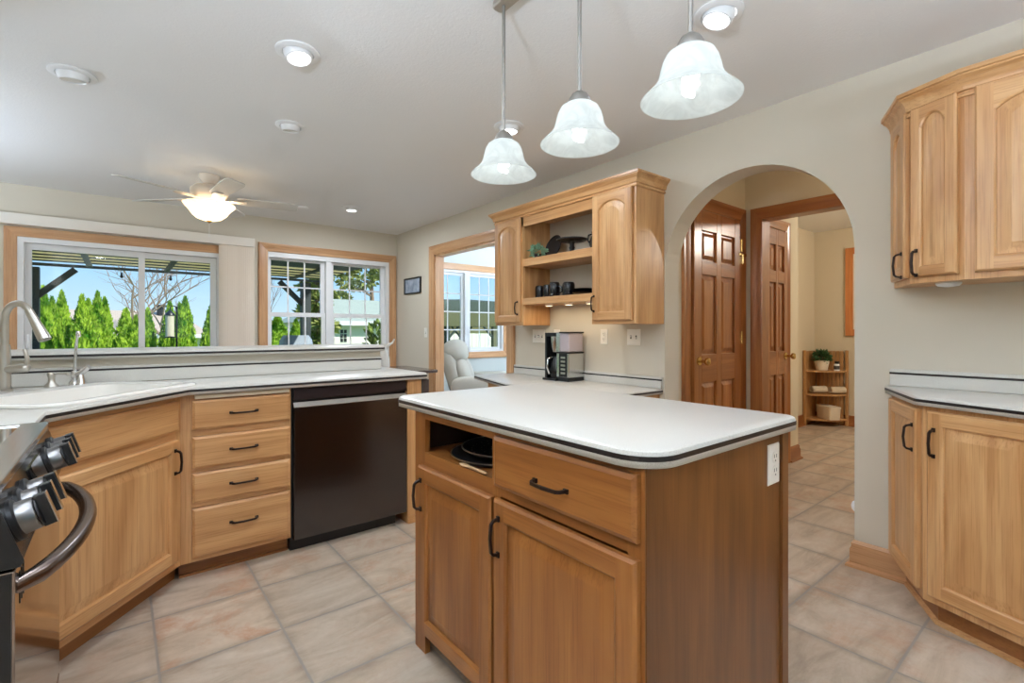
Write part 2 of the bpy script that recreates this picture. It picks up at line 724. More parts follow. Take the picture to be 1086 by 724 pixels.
def shingles(name, a, b_):
    m, nt, b = new_mat(name)
    br = nt.nodes.new('ShaderNodeTexBrick')
    br.inputs['Color1'].default_value = lin(*a)
    br.inputs['Color2'].default_value = lin(*b_)
    br.inputs['Mortar'].default_value = lin(*[int(x * 0.85) for x in a])
    br.inputs['Scale'].default_value = 3.0
    nt.links.new(_coords(nt, False), br.inputs['Vector'])
    nt.links.new(br.outputs[0], b.inputs['Base Color'])
    b.inputs['Roughness'].default_value = 0.9
    return m


M['roof_tan'] = shingles('tan_shingles', (206, 186, 166), (192, 172, 154))
M['roof_grey'] = shingles('grey_green_shingles', (176, 184, 168), (166, 174, 160))
M['dark_wood'] = plain('dark_table_wood', (74, 56, 48), 0.25, coat=0.3)
M['dark_fabric'] = plain('charcoal_upholstery', (70, 72, 74), 0.9)
M['sign_face'] = foliage('slate_sign_face', (134, 146, 164), (176, 186, 200), 12)

# ================================================================== SETTING
WX, FY, CZ = 2.855, 5.965, 2.44     # right wall, far wall, ceiling
LX, BY = -0.86, -2.3                # left wall, wall behind the camera
DX = -3.2                           # left wall of the dining area
MIDY = 3.22                         # where the kitchen wall changes thickness
TK, TK2 = 0.165, 0.11


def holed_wall(name, mat, outline, holes, to3, thick_vec, mats=None):
    """flat wall with holes: outline and holes are lists of 2D points"""
    bm = bmesh.new()
    edges = []
    for lp in [outline] + holes:
        vs = [bm.verts.new(to3(*p)) for p in lp]
        for i in range(len(vs)):
            edges.append(bm.edges.new((vs[i], vs[(i + 1) % len(vs)])))
    bmesh.ops.triangle_fill(bm, use_beauty=True, edges=edges)
    fs = list(bm.faces)
    r = bmesh.ops.extrude_face_region(bm, geom=fs)
    nv = [g for g in r['geom'] if isinstance(g, bmesh.types.BMVert)]
    bmesh.ops.translate(bm, verts=nv, vec=thick_vec)
    bmesh.ops.recalc_face_normals(bm, faces=bm.faces)
    me = bpy.data.meshes.new(name)
    bm.to_mesh(me)
    bm.free()
    me.materials.append(mat)
    o = bpy.data.objects.new(name, me)
    COL.objects.link(o)
    return struct(o)


def rect(a0, a1, b0, b1):
    return [(a0, b0), (a1, b0), (a1, b1), (a0, b1)]


# floor: kitchen, dining and hall share the tile
f = MB()
f.prism([(DX - 0.2, BY - 0.2), (7.2, BY - 0.2), (7.2, 3.1), (WX + TK2, 3.1), (WX + TK2, FY + 0.2), (DX - 0.2, FY + 0.2)], -0.08, 0.0)
struct(f.build('floor', M['tile']), 'tile floor of worn tan and grey squares', 'floor')
f = MB()
f.box(WX + TK2 + 0.001, 6.6, 3.1, FY + 0.2, -0.08, 0.0)
struct(f.build('floor_living', M['carpet']))
f = MB()
f.box(DX - 0.2, 7.2, BY - 0.2, FY + 0.2, CZ, CZ + 0.12)
struct(f.build('ceiling', M['ceiling']), 'white lightly textured ceiling', 'ceiling')

# right wall with the arch
AY0, AY1, ASZ = 0.815, 1.90, 1.585
AC, AR = (AY0 + AY1) / 2, (AY1 - AY0) / 2
arch = [(BY, 0), (AY0, 0)]
for k in range(0, 33):
    a = PI - PI * k / 32
    arch.append((AC + AR * math.cos(a), ASZ + AR * math.sin(a)))
arch += [(AY1, 0), (MIDY, 0), (MIDY, CZ), (BY, CZ)]
holed_wall('wall_right', M['wall'], arch, [], lambda y, z: (WX, y, z), (TK, 0, 0))
DY0, DY1, DZ = 3.60, 4.97, 2.055
dw_o = [(MIDY, 0), (DY0, 0), (DY0, DZ), (DY1, DZ), (DY1, 0), (FY, 0), (FY, CZ), (MIDY, CZ)]
holed_wall('wall_right_dining', M['wall'], dw_o, [], lambda y, z: (WX, y, z), (TK2, 0, 0))
# far wall
W1 = (-0.69, 0.83, 0.03, 1.99)
W2 = (1.29, 2.745, 0.62, 2.065)
W3 = (3.16, 4.64, 0.86, 2.05)
holed_wall('wall_far', M['wall'], rect(DX - 0.12, WX + 0.02, 0, CZ), [rect(*W1), rect(*W2)], lambda x, z: (x, FY, z), (0, 0.14, 0))
holed_wall('wall_far_living', M['wall_living'], rect(WX + 0.02, 6.6, 0, CZ), [rect(*W3)], lambda x, z: (x, FY, z), (0, 0.14, 0))
f = MB()
f.box(LX - 0.12, LX, BY, 3.28, 0, CZ)
f.box(DX, LX - 0.12, 3.16, 3.28, 0, CZ)
struct(f.build('wall_left', M['wall']))
# wall behind the camera has an unseen window added for daylight
W4 = (0.3, 2.4, 0.3, 2.05)
holed_wall('wall_back', M['wall'], rect(LX - 0.12, WX + TK, 0, CZ), [rect(*W4)], lambda x, z: (x, BY, z), (0, -0.14, 0))
W5 = (3.9, 5.4, 0.6, 2.05)
holed_wall('wall_left_dining', M['wall'], rect(3.16, FY, 0, CZ), [rect(*W5)], lambda y, z: (DX, y, z), (-0.12, 0, 0))
# hall behind the arch
HX = 3.985
HY2 = 1.83
f = MB()
f.box(WX + TK, HX + 0.12, 1.90, 2.0, 0, CZ)
struct(f.build('wall_hall_left', M['wall_hall']))
holed_wall('wall_hall_end', M['wall_hall'], [(BY, 0), (0.55, 0), (0.55, 2.075), (1.775, 2.075), (1.775, 0), (1.9, 0), (1.9, CZ), (BY, CZ)], [],
           lambda y, z: (HX, y, z), (0.12, 0, 0))
f = MB()
f.box(HX + 0.12, 4.86, HY2, HY2 + 0.12, 0, CZ)
f.box(4.74, 4.86, HY2 + 0.12, 2.44, 0, CZ)
f.box(4.74, 7.1, 2.44, 2.56, 0, CZ)
f.box(7.0, 7.1, BY, 2.44, 0, CZ)
struct(f.build('wall_hall_far', M['wall_hall']))
f = MB()
f.box(HX - 0.9, 7.1, BY - 0.1, BY, 0, CZ)
struct(f.build('wall_hall_back', M['wall_hall']))
f = MB()
f.box(WX + TK2, 6.6, 3.0, 3.1, 0, CZ)
f.box(6.5, 6.6, 3.1, FY, 0, CZ)
struct(f.build('wall_living_side', M['wall_living']))


# ------------------------------------------------------------------ trim and casings
CAS_PROF = [(0.0, 0.0), (0.0, 0.013), (0.012, 0.019), (0.055, 0.015), (0.07, 0.021), (0.086, 0.021), (0.09, 0.0)]


def casing(name, a0, a1, z0, z1, plane, w=0.09, bottom=False, mat='trim', parent=None, th=0.02):
    """picture-frame casing around an opening. plane: ('Y', y, dir) or ('X', x, dir); dir = sign of the outward normal"""
    ax, pv, sg = plane
    mb = MB()
    k = w / 0.09
    prof = [(o * k, t * th / 0.02) for o, t in CAS_PROF]
    pts = [(a0, z0), (a0, z1), (a1, z1), (a1, z0)]
    n = 4
    loops = []
    idx = range(4)
    for i in idx:
        p = pts[i]
        sx = -1 if i in (0, 1) else 1
        if bottom:
            sz = -1 if i in (0, 3) else 1
        else:
            sz = 0 if i in (0, 3) else 1
        loop = []
        for o, t in prof:
            aa, zz = p[0] + sx * o, p[1] + sz * o
            loop.append((aa, pv + sg * t, zz) if ax == 'Y' else (pv + sg * t, aa, zz))
        loops.append(loop)
    vert = 1 if mat + '_z' in M else 0
    hor = 'x' if ax == 'Y' else 'y'
    for i in range(3 + (1 if bottom else 0)):
        mb.loft([loops[i], loops[(i + 1) % 4]], True, True, True, 1 if i in (1, 3) else 0)
    return mb.build(name, [M[mat + '_z'], M[mat + '_' + hor]], parent, smooth=35)


def frame_bars(rects, y0, y1):
    mb = MB()
    for i, (x0, x1, z0, z1) in enumerate(rects):
        q = 0.0004 * i          # no two bars share a face plane
        mb.box(x0 + q * 0.2, x1 - q * 0.2, y0 + q, y1 - q, z0 + q * 0.2, z1 - q * 0.2)
    return mb


# window 1: sliding patio door
w1 = sempty('window_1', 'white sliding patio door looking onto arborvitae hedge', 'window', (0, FY, 0))
a0, a1, b0, b1 = W1
fb = frame_bars([(a0, a0 + 0.04, b0, b1), (a1 - 0.03, a1, b0, b1), (a0, a1, b1 - 0.045, b1), (a0, a1, b0, b0 + 0.05)], -0.01, 0.12)
fb.build('frame', M['white'], w1)
for (s0, s1, yy, top) in ((a0 + 0.04, 0.194, 0.045, 1.945), (0.143, a1 - 0.03, 0.075, 1.945)):
    sash = frame_bars([(s0, s0 + 0.045, b0 + 0.05, top), (s1 - 0.05, s1, b0 + 0.05, top), (s0, s1, top - 0.055, top), (s0, s1, b0 + 0.05, b0 + 0.14)], yy, yy + 0.028)
    so = sash.build('sash', M['white'], w1)
    MB().box(s0 + 0.045, s1 - 0.05, yy + 0.01, yy + 0.016, b0 + 0.14, top - 0.055).build('pane', M['pane'], so)
hd = MB()
hd.tube([(a0 + 0.07, 0.0, 0.92), (a0 + 0.075, -0.045, 0.95), (a0 + 0.075, -0.05, 1.06), (a0 + 0.07, -0.035, 1.10), (a0 + 0.065, 0.02, 1.13)], 0.011, 8)
hd.build('handle', M['white'], w1, smooth=60)
casing('trim', a0, a1, 0.0, b1, ('Y', -0.0005, -1), 0.085, parent=w1)

# window 2: twin double-hung with grilles
w2 = sempty('window_2', 'oak trimmed twin window with white grilles right of blinds', 'window', (0, FY, 0))
a0, a1, b0, b1 = W2
fb = frame_bars([(a0, a0 + 0.02, b0, b1), (a1 - 0.045, a1, b0, b1), (a0, a1, b1 - 0.035, b1), (a0, a1, b0, b0 + 0.05), (1.935, 2.0, b0, b1)], 0.0, 0.12)
fb.build('frame', M['white'], w2)
for (s0, s1) in ((a0 + 0.02, 1.935), (2.0, a1 - 0.045)):
    for (z0, z1, yy, rows) in ((1.335, b1 - 0.035, 0.07, 2), (b0 + 0.05, 1.385, 0.035, 1)):
        i0, i1 = s0 + 0.03 + (0.015 if s0 > 1.95 else 0), s1 - 0.045
        g0, g1 = z0 + 0.045, z1 - 0.05
        sash = frame_bars([(s0, i0, z0, z1), (i1, s1, z0, z1), (s0, s1, z0, g0), (s0, s1, g1, z1)], yy, yy + 0.028)
        so = sash.build('sash', M['white'], w2)
        MB().box(i0, i1, yy + 0.010, yy + 0.016, g0, g1).build('pane', M['pane'], so)
        gr = MB()
        for c_ in (1, 2):
            x = i0 + (i1 - i0) * c_ / 3
            gr.box(x - 0.008, x + 0.008, yy + 0.004, yy + 0.009, g0, g1)
        for r_ in range(1, rows):
            z = g0 + (g1 - g0) * r_ / rows
            gr.box(i0, i1, yy + 0.004, yy + 0.009, z - 0.008, z + 0.008)
        gr.build('grille', M['white'], so)
casing('trim', a0, a1, b0, b1, ('Y', -0.0005, -1), 0.095, bottom=True, parent=w2)
MB().box(a0 + 0.002, a1 - 0.002, -0.004, 0.03, b1 - 0.06, b1 - 0.003).build('shade_cassette', M['white'], w2, bevel=0.004)

# window 3: living room window
w3 = sempty('window_3', 'oak trimmed living room window seen through the doorway', 'window', (0, FY, 0))
a0, a1, b0, b1 = W3
fb = frame_bars([(a0, a0 + 0.03, b0, b1), (a1 - 0.03, a1, b0, b1), (a0, a1, b1 - 0.035, b1), (a0, a1, b0, b0 + 0.03), (3.93, 4.02, b0, b1)], 0.0, 0.12)
fb.build('frame', M['white'], w3)
for (s0, s1) in ((a0 + 0.03, 3.93), (4.02, a1 - 0.03)):
    yy = 0.05
    i0, i1, g0, g1 = s0 + 0.03, s1 - 0.04, b0 + 0.065, b1 - 0.075
    sash = frame_bars([(s0, i0, b0 + 0.03, b1 - 0.035), (i1, s1, b0 + 0.03, b1 - 0.035), (s0, s1, b0 + 0.03, g0), (s0, s1, g1, b1 - 0.035)], yy, yy + 0.028)
    so = sash.build('sash', M['white'], w3)
    MB().box(i0, i1, yy + 0.010, yy + 0.016, g0, g1).build('pane', M['pane'], so)
    gr = MB()
    for c_ in (1, 2):
        x = i0 + (i1 - i0) * c_ / 3
        gr.box(x - 0.009, x + 0.009, yy + 0.004, yy + 0.009, g0, g1)
    for r_ in (1, 2, 3):
        z = g0 + (g1 - g0) * r_ / 4
        gr.box(i0, i1, yy + 0.004, yy + 0.009, z - 0.009, z + 0.009)
    gr.build('grille', M['white'], so)
casing('trim', a0, a1, b0, b1, ('Y', -0.0005, -1), 0.095, bottom=True, parent=w3)

# added window behind the camera, unseen, lets sky light in
w4 = sempty('window_4', 'added unseen window in the wall behind the camera', 'window', (0, BY, 0))
a0, a1, b0, b1 = W4
frame_bars([(a0, a0 + 0.05, b0, b1), (a1 - 0.05, a1, b0, b1), (a0, a1, b1 - 0.05, b1), (a0, a1, b0, b0 + 0.05), (1.32, 1.38, b0, b1)], -0.12, 0.0).build('frame', M['white'], w4)
MB().box(a0 + 0.05, a1 - 0.05, -0.07, -0.064, b0 + 0.05, b1 - 0.05).build('pane', M['pane'], w4)

w5 = sempty('window_5', 'added unseen window in the left wall of the dining area', 'window', (DX, 0, 0))  # unseen window added to bring daylight into the dining area
a0, a1, b0, b1 = W5
fb = MB()
for y0_, y1_, z0_, z1_ in ((a0, a0 + 0.05, b0, b1), (a1 - 0.05, a1, b0, b1), (a0, a1, b1 - 0.05, b1), (a0, a1, b0, b0 + 0.05), (4.62, 4.68, b0, b1)):
    fb.box(-0.12, 0.0, y0_, y1_, z0_, z1_)
fb.build('frame', M['white'], w5)
MB().box(-0.07, -0.064, a0 + 0.05, a1 - 0.05, b0 + 0.05, b1 - 0.05).build('pane', M['pane'], w5)

# doorway casing to the living room, with its jamb
t1 = casing('trim_1', DY0, DY1, 0, DZ, ('X', WX - 0.0005, -1), 0.11)
struct(t1, 'light oak casing around the living room doorway', 'trim')
jm = MB()
jm.box(WX - 0.002, WX + TK2 + 0.002, DY0 - 0.001, DY0 + 0.018, 0, DZ)
jm.box(WX - 0.002, WX + TK2 + 0.002, DY1 - 0.018, DY1 + 0.001, 0, DZ)
jm.box(WX - 0.002, WX + TK2 + 0.002, DY0, DY1, DZ - 0.018, DZ + 0.001)
jm.build('jamb', M['trim_z'], t1)

# hall: cased opening and two six-panel doors
t2 = casing('trim_2', 0.57, 1.757, 0, 2.06, ('X', HX - 0.0005, -1), 0.095, mat='stain')
struct(t2, 'dark oak casing of the second opening behind the arch', 'trim')
jm = MB()
jm.box(HX - 0.002, HX + 0.122, 1.757, 1.775, 0, 2.075)
jm.box(HX - 0.002, HX + 0.122, 0.55, 0.568, 0, 2.075)
jm.box(HX - 0.002, HX + 0.122, 0.55, 1.775, 2.058, 2.075)
jm.build('jamb', M['stain_z'], t2)


def six_panel(name, label, x0, x1, ypl, z1, knob_x, hinge_x, extra_latch=False):
    root = sempty(name, label, 'door', (x0, ypl, 0))
    w = x1 - x0
    mb = MB()
    t = 0.03
    cols = [(0.105 * w / 0.72, 0.325 * w / 0.72), (0.395 * w / 0.72, 0.615 * w / 0.72)]
    rows = [(0.22, 0.80), (1.0, 1.58), (1.68, 1.90)]
    # stiles and rails
    xs = [0, cols[0][0], cols[0][1], cols[1][0], cols[1][1], w]
    mb.box(xs[0], xs[1], -t, 0, 0.01, z1)
    mb.box(xs[2], xs[3], -t, 0, 0.01, z1)
    mb.box(xs[4], xs[5], -t, 0, 0.01, z1)
    zs = [0.01, rows[0][0], rows[0][1], rows[1][0], rows[1][1], rows[2][0], rows[2][1], z1]
    for c0, c1 in cols:
        for i in range(0, 8, 2):
            mb.box(c0, c1, -t, 0, zs[i], zs[i + 1], 1)
    mb.build('stiles', [M['stain_z'], M['stain_x']], root, bevel=0.003)
    for c0, c1 in cols:
        for r0, r1 in rows:
            p = MB()
            loops = []
            for ins, y in ((0.0, -0.012), (0.014, -0.012), (0.042, -0.024), (0.044, -0.024)):
                loops.append([(c0 + ins, y, r0 + ins), (c1 - ins, y, r0 + ins), (c1 - ins, y, r1 - ins), (c0 + ins, y, r1 - ins)])
            p.loft(loops, True, False, True)
            p.build('panel', M['stain_z'], root)
    kx = knob_x - x0
    k = MB()
    k.cyl((kx, -t, 0.955), 0.03, -0.008, 0.0, 20, axis='y')
    k.cyl((kx, -t, 0.955), 0.011, -0.05, 0.0, 14, axis='y')
    k.lathe([(0.012, -0.05), (0.024, -0.055), (0.028, -0.066), (0.024, -0.078), (0.006, -0.083)], 20, (kx, -t, 0.955), cap1=True, axis='y')
    k.build('knob', M['brass'], root, smooth=50)
    for hz in (0.25, 1.12, 1.85):
        h = MB()
        h.cyl((hinge_x - x0, -t - 0.004, hz), 0.007, -0.05, 0.05, 10)
        h.box(hinge_x - x0 - 0.016, hinge_x - x0 + 0.016, -t - 0.003, -t, hz - 0.045, hz + 0.045)
        h.build('hinge', M['brass'], root, smooth=50)
    if extra_latch:
        l = MB()
        lx = w + 0.02
        l.box(lx - 0.055, lx + 0.05, -t - 0.012, -t + 0.005, 1.765, 1.79)
        l.box(lx - 0.022, lx + 0.005, -t - 0.018, -t + 0.005, 1.70, 1.78)
        l.build('latch', M['brass'], root, bevel=0.004)
    return root


six_panel('door_1', 'stained six-panel oak door with flip latch beyond the arch', 3.165, 3.85, 1.897, 2.045, 3.225, 3.853, True)
t3 = casing('trim_3', 3.15, 3.862, 0, 2.055, ('Y', 1.8985, -1), 0.10, mat='stain')
struct(t3, 'stained oak casing of the door with the flip latch', 'trim')
six_panel('door_2', 'narrow six-panel oak door beyond the dark cased opening', 4.14, 4.545, HY2 - 0.003, 2.03, 4.50, 4.142)
t4 = casing('trim_4', 4.125, 4.558, 0, 2.045, ('Y', HY2 - 0.0015, -1), 0.085, mat='stain')
struct(t4, 'stained oak casing of the narrow hall door', 'trim')

# baseboards
BB = [(0, 0), (0.017, 0), (0.017, 0.085), (0.011, 0.10), (0.012, 0.115), (0.004, 0.128), (0, 0.13)]
SHOE = [(0.017, 0), (0.033, 0), (0.031, 0.012), (0.017, 0.02)]


def baseboard(name, path, mat, side=1):
    mb = MB()
    mb.sweep(path, BB, 0, side)
    mb.sweep(path, SHOE, 0, side)
    return struct(mb.build(name, mat, smooth=30))


baseboard('baseboard_right', [(WX + TK, AY0 + 0.0), (WX, AY0), (WX, 0.60)], M['trim_y'], 1)
baseboard('baseboard_arch', [(WX, MIDY + 0.2), (WX, AY1), (WX + TK, AY1)], M['trim_y'], 1)
baseboard('baseboard_dining', [(WX, FY), (WX, DY1 + 0.12)], M['trim_y'], 1)
baseboard('baseboard_hall', [(4.645, HY2), (4.86, HY2), (4.86, 2.44), (7.0, 2.44), (7.0, BY)], M['stain_x'], 1)

# ================================================================== CABINET BUILDERS


def door_panel(name, w, h, mats, parent, loc, rotz=0, t=0.02, arch=0.0, stile=0.058, flat=False):
    """raised-panel door; local x right, y into the cabinet, z up; front at y=-t. mats = (vertical, horizontal)"""
    n = 14
    mb = MB()

    def loop(ins_s, ins_b, ins_t, y, rise):
        pts = [(ins_s, y, ins_b), (w - ins_s, y, ins_b)]
        x0, x1 = w - ins_s, ins_s
        for i in range(n + 1):
            q = i / n
            s = 2 * q - 1
            drop = rise * (1 - math.sqrt(1 - 0.75 * s * s)) / 0.5
            pts.append((x0 + (x1 - x0) * q, y, h - ins_t - drop))
        return pts
    s = stile
    lps = [loop(0, 0, 0, 0, 0), loop(0, 0, 0, -t + 0.006, 0), loop(0.007, 0.007, 0.007, -t, 0),
           loop(s - 0.006, s - 0.006, s - 0.006, -t, arch), loop(s, s, s, -t + 0.004, arch),
           loop(s + 0.002, s + 0.002, s + 0.002, -t + 0.011, arch), loop(s + 0.010, s + 0.010, s + 0.010, -t + 0.011, arch),
           loop(s + 0.040, s + 0.040, s + 0.040, -t + 0.002, arch * 0.85), loop(s + 0.042, s + 0.042, s + 0.042, -t + 0.002, arch * 0.85)]
    N = n + 3
    o = len(mb.v)
    vs = [p for l in lps for p in l]
    fs, ms = [], []
    for a in range(len(lps) - 1):
        if a == 2:      # butt joints: full-height stiles with the rails between them
            q0, q1, u = 0.007, s - 0.006, len(vs)
            vs += [(q0, -t, q0), (q1, -t, q0), (q1, -t, h - q0), (q0, -t, h - q0),
                   (w - q1, -t, q0), (w - q0, -t, q0), (w - q0, -t, h - q0), (w - q1, -t, h - q0),
                   (q1, -t, q0), (w - q1, -t, q0), lps[3][1], lps[3][0]]
            fs += [(u, u + 1, u + 2, u + 3), (u + 4, u + 5, u + 6, u + 7), (u + 8, u + 9, u + 10, u + 11)]
            ms += [0, 0, 1]
            arc = list(range(len(vs), len(vs) + N - 2))
            vs += [tuple(q) for q in lps[3][2:]]
            k0 = len(vs)
            vs += [(vs[k][0], -t, h - q0) for k in arc]
            for k in range(len(arc) - 1):
                fs.append((arc[k], arc[k + 1], k0 + k + 1, k0 + k))
                ms.append(1)
            continue
        for i in range(N):
            j = (i + 1) % N
            fs.append((a * N + i, a * N + j, (a + 1) * N + j, (a + 1) * N + i))
            horiz = (i == 0 or 2 <= i <= N - 2)
            ms.append(1 if (horiz and a <= 4) else 0)
    fs.append(tuple(range(N - 1, -1, -1)))
    ms.append(0)
    fs.append(tuple((len(lps) - 1) * N + i for i in range(N)))
    ms.append(0)
    mb.v, mb.f, mb.m = vs, [list(q) for q in fs], ms
    return mb.build(name, list(mats), parent, loc, rotz, smooth=28)


def drawer_front(name, w, h, mat, parent, loc, rotz=0, t=0.02):
    mb = MB()
    loops = []
    for ins, y in ((0, 0), (0, -t + 0.006), (0.011, -t), (0.012, -t)):
        loops.append([(ins, y, ins), (w - ins, y, ins), (w - ins, y, h - ins), (ins, y, h - ins)])
    mb.loft(loops)
    return mb.build(name, mat, parent, loc, rotz)


def pull(parent, loc, vertical=True, L=0.102, mat=None):
    """bar pull with square feet; sits on the front plane y=0 going to -y"""
    mb = MB()
    a = L / 2

    def p(u, y, v=0):
        return (v, y, u) if vertical else (u, y, v)
    for s in (-1, 1):
        if vertical:
            mb.box(-0.006, 0.006, -0.006, 0, s * a - 0.008, s * a + 0.008)
        else:
            mb.box(s * a - 0.008, s * a + 0.008, -0.006, 0, -0.006, 0.006)
    path = [p(-a, -0.004), p(-a * 0.92, -0.020), p(-a * 0.78, -0.027), p(0, -0.031), p(a * 0.78, -0.027), p(a * 0.92, -0.020), p(a, -0.004)]
    mb.tube(path, 0.0042, sq=True)
    return mb.build('handle', mat or M['bronze'], parent, loc, bevel=0.0012)


def counter(name, poly, zt, th, label, cat, hole=None, stripe_z=None, r=0.012, group=None, stripe_path=None):
    """laminate worktop with rounded nose and a dark inlay stripe; poly is CCW"""
    z0 = zt - th
    c = MB()
    o = thing(name, label, cat, (poly[0][0], poly[0][1], z0), group=group)
    ox, oy = poly[0]
    loops = []
    for ins, z in ((0.0, z0), (0.0, zt - r), (r * 0.3, zt - r * 0.3), (r, zt)):
        loops.append([(x - ox, y - oy, z - z0) for x, y in offset_poly(poly, ins)])
    c.loft(loops, True, False, False)
    bm = bmesh.new()
    for zz, ins in ((zt - z0, r), (0.0, 0.0)):
        ed = []
        for lp in [offset_poly(poly, ins)] + ([hole] if hole else []):
            vs = [bm.verts.new((x - ox, y - oy, zz)) for x, y in lp]
            for i in range(len(vs)):
                ed.append(bm.edges.new((vs[i], vs[(i + 1) % len(vs)])))
        bmesh.ops.triangle_fill(bm, use_beauty=True, edges=ed)
    bm.verts.index_update()
    c.add([v.co.copy() for v in bm.verts], [[v.index for v in fc.verts] for fc in bm.faces])
    bm.free()
    if hole:
        c.loft([[(x - ox, y - oy, z) for x, y in hole] for z in (0.0, zt - z0)], True, False, False)
    top = c.build('worktop', M['laminate'], o, smooth=40)
    # weld the shell so it shades cleanly
    bm = bmesh.new()
    bm.from_mesh(top.data)
    bmesh.ops.remove_doubles(bm, verts=bm.verts, dist=1e-5)
    bmesh.ops.recalc_face_normals(bm, faces=bm.faces)
    bm.to_mesh(top.data)
    bm.free()
    sz = (stripe_z if stripe_z is not None else zt - 0.019) - z0
    hw = 0.0056
    path = stripe_path or (list(poly) + [poly[0]])
    s = MB()
    if stripe_path:
        s.sweep([(x - ox, y - oy) for x, y in path], [(-0.003, sz - hw), (0.0012, sz - hw), (0.0012, sz + hw), (-0.003, sz + hw)], 0, 1)
    else:
        outer, inner = offset_poly(poly, -0.0012), offset_poly(poly, 0.003)
        s.loft([[(x - ox, y - oy, z) for x, y in q] for q, z in ((inner, sz - hw), (outer, sz - hw), (outer, sz + hw), (inner, sz + hw))], True, False, False)
    s.build('edge_stripe', M['stripe'], o)
    return o


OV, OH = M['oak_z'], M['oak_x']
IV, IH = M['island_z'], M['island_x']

# ================================================================== ISLAND
IX, IYN, IYF, IXB = 0.862, 0.622, 1.645, 1.545      # front face frame, near end, far end, back
isl = thing('kitchen_island', 'oak kitchen island cabinet with tray niche under white worktop', 'kitchen island', (IX, IYF, 0), -PI / 2)
L_ = IYF - IYN
D_ = IXB - IX
ITOP = 0.882
xs_ = lambda y: IYF - y          # local x of a world Y
s_split = xs_(1.14)
body = MB()
# near end panel, far end panel, back, floor, divider, face frame
body.box(L_ - 0.018, L_, 0.02, D_, 0.0, ITOP)
body.box(0, 0.018, 0.0205, D_, 0.0, ITOP)
body.box(0.018, L_ - 0.018, D_ - 0.018, D_, 0.0, ITOP)
body.box(0.018, L_ - 0.018, 0.02, D_ - 0.018, 0.08, 0.098)
body.box(s_split - 0.009, s_split + 0.009, 0.02, D_ - 0.018, 0.098, ITOP)
body.box(0.018, s_split - 0.009, 0.02, D_ - 0.018, 0.712, 0.730)
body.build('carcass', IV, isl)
ff = MB()
ff.box(0, 0.075, 0.0, 0.02, 0.0, ITOP)
ff.box(s_split - 0.02, s_split + 0.02, 0, 0.02, 0.08, ITOP)
ff.box(L_ - 0.045, L_, 0.0, 0.02, 0.0, ITOP)
fr = ff
fr.box(0.075, s_split - 0.02, 0, 0.02, 0.685, 0.732, 1)
fr.box(0.075, s_split - 0.02, 0, 0.02, 0.852, ITOP, 1)
fr.box(s_split + 0.02, L_ - 0.045, 0, 0.02, 0.69, 0.73, 1)
fr.box(s_split + 0.02, L_ - 0.045, 0, 0.02, 0.86, ITOP, 1)
fr.box(0.075, L_ - 0.045, 0, 0.02, 0.08, 0.11, 1)
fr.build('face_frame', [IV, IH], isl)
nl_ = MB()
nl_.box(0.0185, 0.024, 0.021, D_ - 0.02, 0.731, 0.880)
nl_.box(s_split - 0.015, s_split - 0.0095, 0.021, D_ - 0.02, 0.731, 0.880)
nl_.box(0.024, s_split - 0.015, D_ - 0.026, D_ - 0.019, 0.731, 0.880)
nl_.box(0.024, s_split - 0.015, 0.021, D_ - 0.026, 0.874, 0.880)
nl_.build('niche_shade_sheets', M['niche_shade'], isl)  # dark sheets added so the niche interior looks shaded
tk = MB()
tk.box(0.018, L_ - 0.018, 0.07, 0.085, 0.0, 0.08)
tk.build('toe_kick', IH, isl)
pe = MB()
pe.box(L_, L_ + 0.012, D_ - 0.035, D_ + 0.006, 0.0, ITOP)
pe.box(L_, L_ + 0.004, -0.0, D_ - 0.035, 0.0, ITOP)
pe.build('end_panel', oak('island_end_shaded_oak', 'z', (128, 82, 40), (112, 69, 31), (94, 56, 23)), isl, bevel=0.002)  # shade on the near end put into this darker oak
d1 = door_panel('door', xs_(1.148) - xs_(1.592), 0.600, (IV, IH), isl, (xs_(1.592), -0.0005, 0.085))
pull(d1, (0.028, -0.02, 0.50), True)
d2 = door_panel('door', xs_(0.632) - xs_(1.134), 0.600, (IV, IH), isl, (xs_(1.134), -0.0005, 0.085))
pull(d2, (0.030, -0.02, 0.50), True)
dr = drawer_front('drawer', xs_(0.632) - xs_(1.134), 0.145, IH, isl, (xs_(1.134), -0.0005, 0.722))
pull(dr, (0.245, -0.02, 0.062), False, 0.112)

ic = round_poly([(0.835, 0.587), (1.578, 0.587), (1.578, 1.768), (0.835, 1.768)], [0.095, 0.04, 0.05, 0.05], 8)
counter('countertop', ic, 0.920, 0.038, 'white speckled island worktop with dark inlay stripe', 'countertop', stripe_z=0.902)


